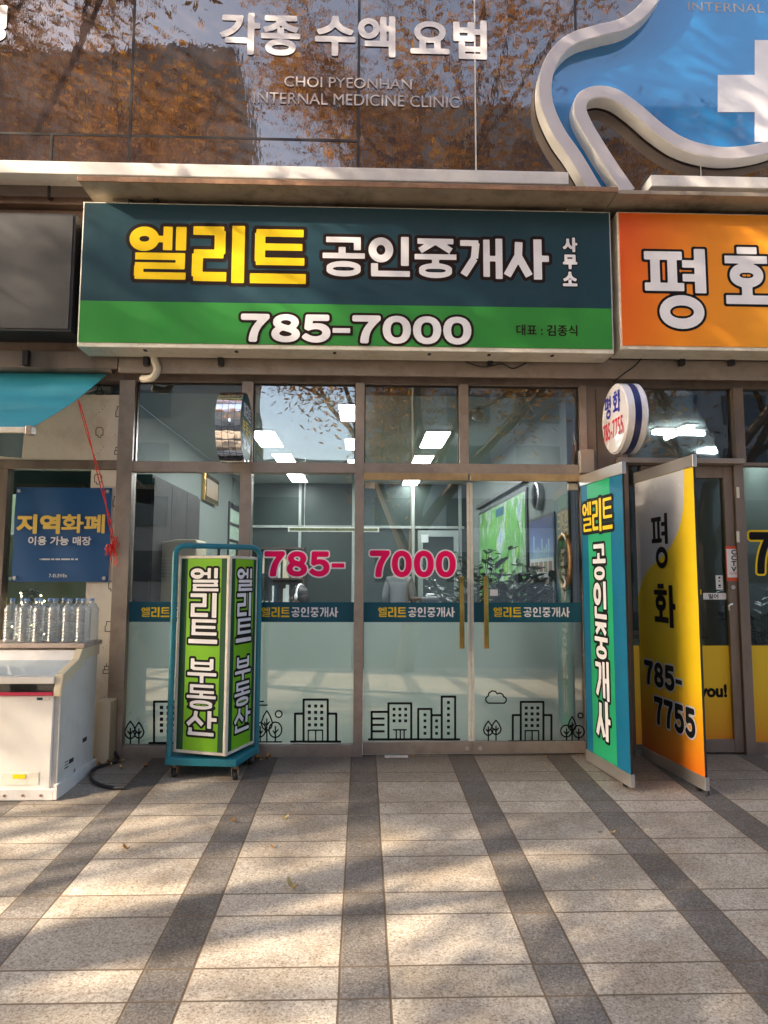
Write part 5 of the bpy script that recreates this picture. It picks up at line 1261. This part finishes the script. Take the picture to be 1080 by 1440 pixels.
# people
def skin_mesh(name, pts, edges, m, parent, sub=2, root=0):
    me = bpy.data.meshes.new(name); o = bpy.data.objects.new(name, me); COL.objects.link(o); o.parent = parent
    off = world_loc(parent); me.from_pydata([tuple(Vector(p[0])-off) for p in pts], edges, []); me.materials.append(m)
    sk = o.modifiers.new('skin', 'SKIN'); sk.use_smooth_shade = True
    for v, p in zip(me.skin_vertices[0].data if me.skin_vertices else [], pts): v.radius = p[1] if isinstance(p[1], tuple) else (p[1], p[1])
    if not me.skin_vertices:
        me.skin_vertices
    if me.skin_vertices: me.skin_vertices[0].data[root].use_root = True
    s_ = o.modifiers.new('sub', 'SUBSURF'); s_.levels = sub; s_.render_levels = sub; return o
M['skin'] = mat('skin', (.5, .32, .24), .5, 0, .06, 12); M['hair'] = mat('black hair', (.014, .011, .01), .45, 0, .3, 40, stretch=(3, 3, .5))
M['hoodie'] = mat('grey sweatshirt', (.12, .125, .13), .8, 0, .12, 12, bump=.25, bscale=200); M['trousers'] = mat('dark trousers', (.03, .032, .04), .8, 0, .1, 10); M['shoe'] = mat('dark shoe', (.04, .04, .04), .5, 0, .1, 10)
def person(x, y, rz, label, top, seated=False, face=True):
    r = thing('person', (x, y, 0), label, 'person'); k = Matrix.Rotation(rz, 3, 'Z'); hip = .93 if not seated else .5
    def P(a, b_, c): return Vector((x, y, 0))+k @ Vector((a, b_, c+(hip-.93)))        # the figure faces +y before turning
    body = [(P(0, 0, .95), (.15, .105)), (P(0, -.005, 1.1), (.135, .1)), (P(0, -.01, 1.27), (.155, .11)), (P(0, -.01, 1.4), (.12, .085)), (P(0, .0, 1.48), (.055, .055)), (P(0, .02, 1.56), (.068, .078)), (P(0, .03, 1.64), (.078, .095)), (P(0, .02, 1.71), (.05, .06))]
    ed = [(i, i+1) for i in range(7)]
    def limb(pts, at_):
        i0 = len(body); body.extend(pts); ed.append((at_, i0)); ed.extend((i0+i, i0+i+1) for i in range(len(pts)-1)); return len(body)-1
    hands = []
    for s in (-1, 1):
        bend = .16 if s == 1 else .12
        w_ = limb([(P(s*.15, -.01, 1.4), .05), (P(s*.21, -.03, 1.15), .042), (P(s*.18, .16, 1.03), .034), (P(s*.13, .25, 1.06), .028), (P(s*.11, .31, 1.06), (.036, .018))], 3)
        for fi in range(4):
            b0_ = P(s*.11+(fi-1.5)*.018, .33, 1.06); limb([(b0_, .009), (P(s*.11+(fi-1.5)*.02, .37-.006*abs(fi-1.5), 1.05), .0085), (P(s*.11+(fi-1.5)*.02, .4-.01*abs(fi-1.5), 1.03), .007)], w_)
        limb([(P(s*.11-s*.04, .3, 1.05), .011), (P(s*.11-s*.055, .335, 1.035), .009)], w_)
        if seated: limb([(P(s*.09, .05, .9), .085), (P(s*.1, .42, .9), .065), (P(s*.1, .44, .55), .048), (P(s*.1, .43, .5), .036), (P(s*.1, .53, .465), .032)], 0)
        else: limb([(P(s*.09, 0, .85), .088), (P(s*.1, .015, .5), .06), (P(s*.1, -.01, .3), .05), (P(s*.1, -.01, .1), .036), (P(s*.1, .11, .04), .034)], 0)
    b_ = skin_mesh('body', body, ed, M['skin'], r)
    tp = [(P(0, 0, .86), (.155, .13)), (P(0, -.005, 1.1), (.145, .125)), (P(0, -.01, 1.27), (.155, .135)), (P(0, -.01, 1.4), (.115, .1)), (P(0, -.01, 1.47), (.075, .075))]
    e2 = [(0, 1), (1, 2), (2, 3), (3, 4)]
    for s in (-1, 1):
        i0 = len(tp); tp += [(P(s*.155, -.01, 1.4), .068), (P(s*.215, -.03, 1.15), .058), (P(s*.185, .15, 1.035), .05), (P(s*.145, .23, 1.06), .042)]; e2 += [(3, i0), (i0, i0+1), (i0+1, i0+2), (i0+2, i0+3)]
    skin_mesh('sweatshirt', tp, e2, top, r)
    tr_ = [(P(0, 0, .97), (.16, .115)), (P(0, 0, .88), (.155, .115))]; e3 = [(0, 1)]
    for s in (-1, 1):
        i0 = len(tr_)
        tr_ += [(P(s*.09, .06, .9), .095), (P(s*.1, .42, .905), .078), (P(s*.1, .445, .55), .062)] if seated else [(P(s*.09, 0, .82), .098), (P(s*.1, .015, .5), .075), (P(s*.1, -.005, .12), .06)]
        e3 += [(1, i0), (i0, i0+1), (i0+1, i0+2)]
    skin_mesh('trousers', tr_, e3, M['trousers'], r)
    hr = MB(); c_ = P(0, .018, 1.66); hr.ell(c_, (.098, .112, .105), 20, 14, k)
    hr.ell(P(0, -.035, 1.6), (.085, .07, .09), 16, 10, k); obj('hair', hr, M['hair'], r, smooth=True)
    fc = MB()
    for s in (-1, 1): fc.ell(P(s*.033, .118, 1.63), (.012, .006, .007), 10, 6, k)
    obj('eyes', fc, M['ink'], r, smooth=True)
    ns = MB(); ns.ell(P(0, .135, 1.595), (.013, .02, .022), 10, 8, k).ell(P(-.085, .03, 1.6), (.012, .02, .03), 8, 6, k).ell(P(.085, .03, 1.6), (.012, .02, .03), 8, 6, k).ell(P(0, .122, 1.552), (.024, .008, .007), 10, 6, k)
    obj('face', ns, M['skin'], r, smooth=True)
    sh = MB()
    for s in (-1, 1):
        z = (.045, .5) if not seated else (.465, .5)
        sh.ell(P(s*.1, .06 if not seated else .5, .045 if not seated else .475), (.05, .13, .045), 14, 8, k)
    obj('shoe', sh, M['shoe'], r, smooth=True)
    return r, P
pr_, _ = person(at(562, 820, 4.7)[0], 4.7, R(-12), 'person in a grey sweatshirt standing with back turned behind the pink digits', M['hoodie'])
ps, P_ = person(at(424, 835, 3.3)[0], 3.3, R(65), 'dark haired person with white headphones sitting behind the counter', M['trousers'], True)
dz_ = at(424, 830, 3.3)[1]-1.3
hpm = MB(); arc = [P_(.105*math.cos(t), .015, 1.65+.125*math.sin(t)) for t in [math.pi*i/14 for i in range(15)]]
hpm.tube(arc, .012, 8)
for s in (-1, 1): hpm.ell(P_(s*.105, .02, 1.62), (.025, .04, .045), 12, 8)
obj('headphones', hpm, M['white_vinyl'], ps, smooth=True)
chs = thing('office_chair', tuple(P_(0, -.02, 0).xy)+(0,), 'dark office chair under the person with headphones', 'chair')
cxx, cyy = P_(0, 0, 0).x, P_(0, 0, 0).y
for nm, hh0, hh1, w_, m_ in (('seat', .33, .385, .24, M['black']),):
    obj(nm, MB().box(cxx-w_, cxx+w_, cyy-w_, cyy+w_, hh0, hh1), m_, chs, bevel=.02)
obj('base', MB().tube([(cxx, cyy, .05), (cxx, cyy, .3295)], .03, 10).box(cxx-.28, cxx+.28, cyy-.03, cyy+.03, .0, .05).box(cxx-.03, cxx+.03, cyy-.28, cyy-.031, .0, .049).box(cxx-.03, cxx+.03, cyy+.031, cyy+.28, .0, .049), M['black'], chs)
# house plants
def plant(x, y, h, n, label, lw=.05, spread=.5):
    r = thing('potted_plant', (x, y, 0), label, 'plant')
    obj('pot', MB().lathe([(.001, 0), (.12, 0), (.17, .3), (.175, .34), (.155, .34), (.15, .3), (.001, .29)], (x, y, -.005), (0, 0, 1), 24), M['white_trim'], r, smooth=True)
    st = MB(); lf = MB()
    for i in range(n):
        a = random.uniform(0, 6.28); q = random.uniform(.15, 1)*spread; hh = h*random.uniform(.65, 1)
        P0_ = Vector((x, y, .28)); P1_ = Vector((x+q*.45*math.cos(a), y+q*.45*math.sin(a), .3+hh*.6)); P2_ = Vector((x+q*math.cos(a), y+q*math.sin(a), hh))
        pts = [P0_*(1-t)**2+P1_*2*t*(1-t)+P2_*t*t for t in [j/8 for j in range(9)]]; st.tube(pts, [.009-.0008*j for j in range(9)], 6)
        for j in range(3, 9):
            for s in (-1, 1):
                d = Vector((math.cos(a+s*random.uniform(.5, 1.5)), math.sin(a+s*random.uniform(.5, 1.5)), random.uniform(-.2, .7))).normalized(); l = random.uniform(1.6, 3)*lw; sd = d.cross(Vector((0, 0, 1))).normalized()*lw*.55; up = sd.cross(d).normalized()*lw*.2
                b0_ = pts[j]; lf.add([b0_, b0_+d*l*.35+sd+up, b0_+d*l*.75+sd*.7+up, b0_+d*l, b0_+d*l*.75-sd*.7+up, b0_+d*l*.35-sd+up, b0_+d*l*.45], [(0, 6, 1), (1, 6, 2), (2, 6, 3), (3, 6, 4), (4, 6, 5), (5, 6, 0)])
    obj('stem', st, M['leaf'], r, smooth=True); obj('foliage', lf, M['leaf'], r); return r
plant(at(722, 820, .75)[0], .75, 1.55, 34, 'broad leaved dark potted plant just behind the right door handle', .075, .42)
plant(at(672, 820, 1.7)[0], 1.7, 1.72, 44, 'bushy fine leaved potted plant behind the meeting of the doors', .05, .55)

# ---------------------------------------------------------------- inside the two neighbours
struct('store_ceiling', MB().box(-4.5, RX0-.11, .075, RY, 2.9, 3.0), M['ceil'])
struct('agency_ceiling', MB().box(RX1+.07, 4.6, .075, RY, RZ-.002, RZ+.1), mat('pale blue ceiling', (.5, .62, .64), .8, 0, .03, 2))
struct('agency_floor', MB().box(RX1+.07, 4.6, .09, RY, -.005, .0), M['dark_wood'])
struct('agency_wall', MB().box(RX1+.0605, RX1+.069, .09, RY, .001, RZ-.003), M['glass_dark'])
struct('agency_wall', MB().box(4.6, 4.7, .3, RY, -.005, RZ), M['wall_in']); struct('store_wall', MB().box(-4.6, -4.5, .3, RY, -.005, RZ), M['wall_in'])
lt2 = emit('white tube light', (.9, .98, 1), 6)
def tube_light(pts, w_, label, zz=RZ-.02):
    Q = [FC.px(*p) for p in pts]; r = thing('ceiling_light', (Q[0][0], Q[0][1], zz), label, 'ceiling light')
    for a, b_ in zip(Q[::2], Q[1::2]):
        a = Vector((*a, zz-.03)); b_ = Vector((*b_, zz-.03))
        obj('lamp', MB().tube([a, b_], w_, 10), lt2, r, smooth=True)
        k = (b_-a).normalized().cross(Vector((0, 0, 1)))*.06; V = [a-k, b_-k, b_+k, a+k]; V = [v+Vector((0, 0, .0285)) for v in V]+[v+Vector((0, 0, .048)) for v in V]
        obj('housing', MB().add(V, [(0, 3, 2, 1), (4, 5, 6, 7), (0, 1, 5, 4), (1, 2, 6, 5), (2, 3, 7, 6), (3, 0, 4, 7)]), M['white_trim'], r)
    return r
tube_light([(918, 604), (990, 606), (936, 612), (974, 597)], .022, 'crossed white tube lights on the ceiling of the right shop')
x0, y0 = FC.px(985, 634); x1, y1 = FC.px(1085, 612)
r = thing('ceiling_light', (x0+.6, y0, RZ-.001), 'long bright light panel on the ceiling of the right shop, right edge', 'ceiling light')
obj('diffuser', MB().box(x0, x0+2.0, y0-.16, y0+.08, RZ-.03, RZ-.003), lt2, r); obj('frame', MB().box(x0-.02, x0+2.02, y0-.18, y0+.1, RZ-.002, RZ+.0), M['white_trim'], r)
desk('desk', 2.2, 3.9, 2.2, 2.9, .8, 'dark desk inside the right shop', M['dark_wood'])
plant(at(1068, 850, .9)[0], .9, 1.45, 18, 'spiky dark potted plant behind the yellow seven, right edge', .05, .35)
sh = thing('store_shelf', (-3.0, 1.8, 0), 'pale green store shelving seen around the blue banner', 'shelf')
obj('back', MB().box(-4.4, -2.1, 1.8, 1.85, -.005, 2.3), mat('pale green shelf panel', (.38, .44, .3), .5, 0, .08, 3), sh)
for z in (.5, .95, 1.4, 1.85): obj('shelf', MB().box(-4.4, -2.1, 1.45, 1.799, z, z+.03), M['wall_white'], sh)
r = thing('ceiling_light', (-2.9, 1.0, 2.88), 'long light in the ceiling of the store on the left', 'ceiling light')
obj('diffuser', MB().box(-4, -2.3, .95, 1.1, 2.86, 2.899), lt2, r)

# ---------------------------------------------------------------- street trees and the block across the road (seen in the glass)
def leafm(name, cols):
    m, nt, b = nodes(name); nt.nodes.remove(b); o = nt.nodes['Material Output']
    n = noise(nt, .9, 3, .6); wn_ = N(nt, 'ShaderNodeTexWhiteNoise', noise_dimensions='3D')
    sn = N(nt, 'ShaderNodeVectorMath', operation='SNAP'); L(nt, N(nt, 'ShaderNodeNewGeometry').outputs['Position'], sn.inputs[0]); sn.inputs[1].default_value = (.12, .12, .12); L(nt, sn.outputs[0], wn_.inputs['Vector'])
    ad = N(nt, 'ShaderNodeMath', operation='MULTIPLY_ADD'); L(nt, wn_.outputs[0], ad.inputs[0]); ad.inputs[1].default_value = .5; 
    sb_ = N(nt, 'ShaderNodeMath', operation='SUBTRACT'); L(nt, n.outputs[0], sb_.inputs[0]); sb_.inputs[1].default_value = .25; L(nt, sb_.outputs[0], ad.inputs[2])
    r = ramp(nt, ad.outputs[0], cols); d = N(nt, 'ShaderNodeBsdfDiffuse'); t = N(nt, 'ShaderNodeBsdfTranslucent'); L(nt, r.outputs[0], d.inputs[0]); L(nt, r.outputs[0], t.inputs[0])
    x = N(nt, 'ShaderNodeMixShader'); x.inputs[0].default_value = .45; L(nt, d.outputs[0], x.inputs[1]); L(nt, t.outputs[0], x.inputs[2]); L(nt, x.outputs[0], o.inputs[0]); return m
M['aut'] = leafm('autumn leaves', [(.1, (.1, .07, .015)), (.35, (.3, .13, .02)), (.6, (.45, .22, .025)), (.85, (.55, .33, .04))])
M['bark'] = mat('grey brown bark', (.1, .075, .055), .85, 0, .25, 14, bump=.6, stretch=(1, 1, .3))
def tree(x, y, clear, limb, seed, label, nleaf):
    rnd = random.Random(seed); zg_ = gz(y) if y > -8.2 else zr
    r = thing('street_tree', (x, y, zg_), label, 'tree', 'autumn street trees in front of the shops')
    tb = MB(); tips = []
    def grow(p, d, l, rad, lev):
        pts = [p]; n = 5
        for i in range(n):
            d = (d+Vector((rnd.uniform(-.14, .14), rnd.uniform(-.14, .14), rnd.uniform(-.03, .1)))).normalized(); pts.append(pts[-1]+d*l/n)
        tb.tube(pts, [rad*(1-.45*i/n) for i in range(n+1)], 8 if lev < 2 else 5)
        if lev >= 2: tips.extend(pts[1:])
        if lev >= 4 or rad < .01: return
        k = [3, 3, 3, 3][lev] if lev else 4
        for j in range(k):
            a = rnd.uniform(0, 6.28); t = rnd.uniform(.55, 1) if j else 1; q = pts[min(n, int(t*n))]
            sp = rnd.uniform(.35, .8); s_ = d.orthogonal().normalized(); c_ = d.cross(s_); nd = (d+(s_*math.cos(a)+c_*math.sin(a))*sp+Vector((0, 0, .12))).normalized()
            grow(q, nd, (limb if lev == 0 else l)*rnd.uniform(.62, .84), rad*rnd.uniform(.5, .65), lev+1)
    grow(Vector((x, y, zg_-.1)), Vector((rnd.uniform(-.06, .06), rnd.uniform(-.05, .05), 1)), clear, .2, 0)
    obj('trunk', tb, M['bark'], r, smooth=True)
    lf = MB(); V = []; F_ = []
    for i in range(nleaf):
        c_ = rnd.choice(tips)+Vector((rnd.gauss(0, .4), rnd.gauss(0, .4), rnd.gauss(-.05, .3))); d = Vector((rnd.uniform(-1, 1), rnd.uniform(-1, 1), rnd.uniform(-.9, .3))).normalized(); s_ = d.orthogonal().normalized(); s_ = (Matrix.Rotation(rnd.uniform(0, 6.28), 3, d) @ s_)
        l = rnd.uniform(.05, .105); w = l*.28; b0_ = len(V)
        V += [tuple(c_-d*l), tuple(c_+s_*w), tuple(c_+d*l), tuple(c_-s_*w)]; F_.append((b0_, b0_+1, b0_+2, b0_+3))
    lf.V = V; lf.F = F_; obj('crown', lf, M['aut'], r)
    return r
for i, (x, y, cl_, lm_, nl, lb) in enumerate(TREES): tree(x, y, cl_, lm_, 20+i, lb, nl)
M['far_glass'] = mat('dark window glass', (.04, .05, .06), .1, 0, .1, 1)
for x0, x1, top, cc, lb in ((-60, -7.5, 33, (.3, .26, .22), 'brown concrete block across the road on the left, seen mirrored in the glass'), (-.5, 60, 30, (.36, .35, .34), 'grey concrete block across the road on the right, seen mirrored in the glass'), (-7.4, -.6, 8.2, (.2, .18, .16), 'low brown building added between the two blocks across the road to cover mirrored sky')):  # low third block added to keep bright sky out of the lower pane reflections
    ob = thing('office_block', ((x0+x1)/2, -34, zr), lb, 'building')
    obj('wall', MB().box(x0, x1, -44, -34, zr, top), mat('far concrete', cc, .8, 0, .1, 1, grime=((.2, .19, .18), .5, .8)), ob)
    for fl_ in range(9 if top > 20 else 2):
        mb = MB(); x = x0+1.2
        while x < x1-3.5: mb.box(x, x+2.6, -33.99, -33.93, 1.2+3.1*fl_, 2.9+3.1*fl_); x += 4.1
        obj('window', mb, M['far_glass'], ob)
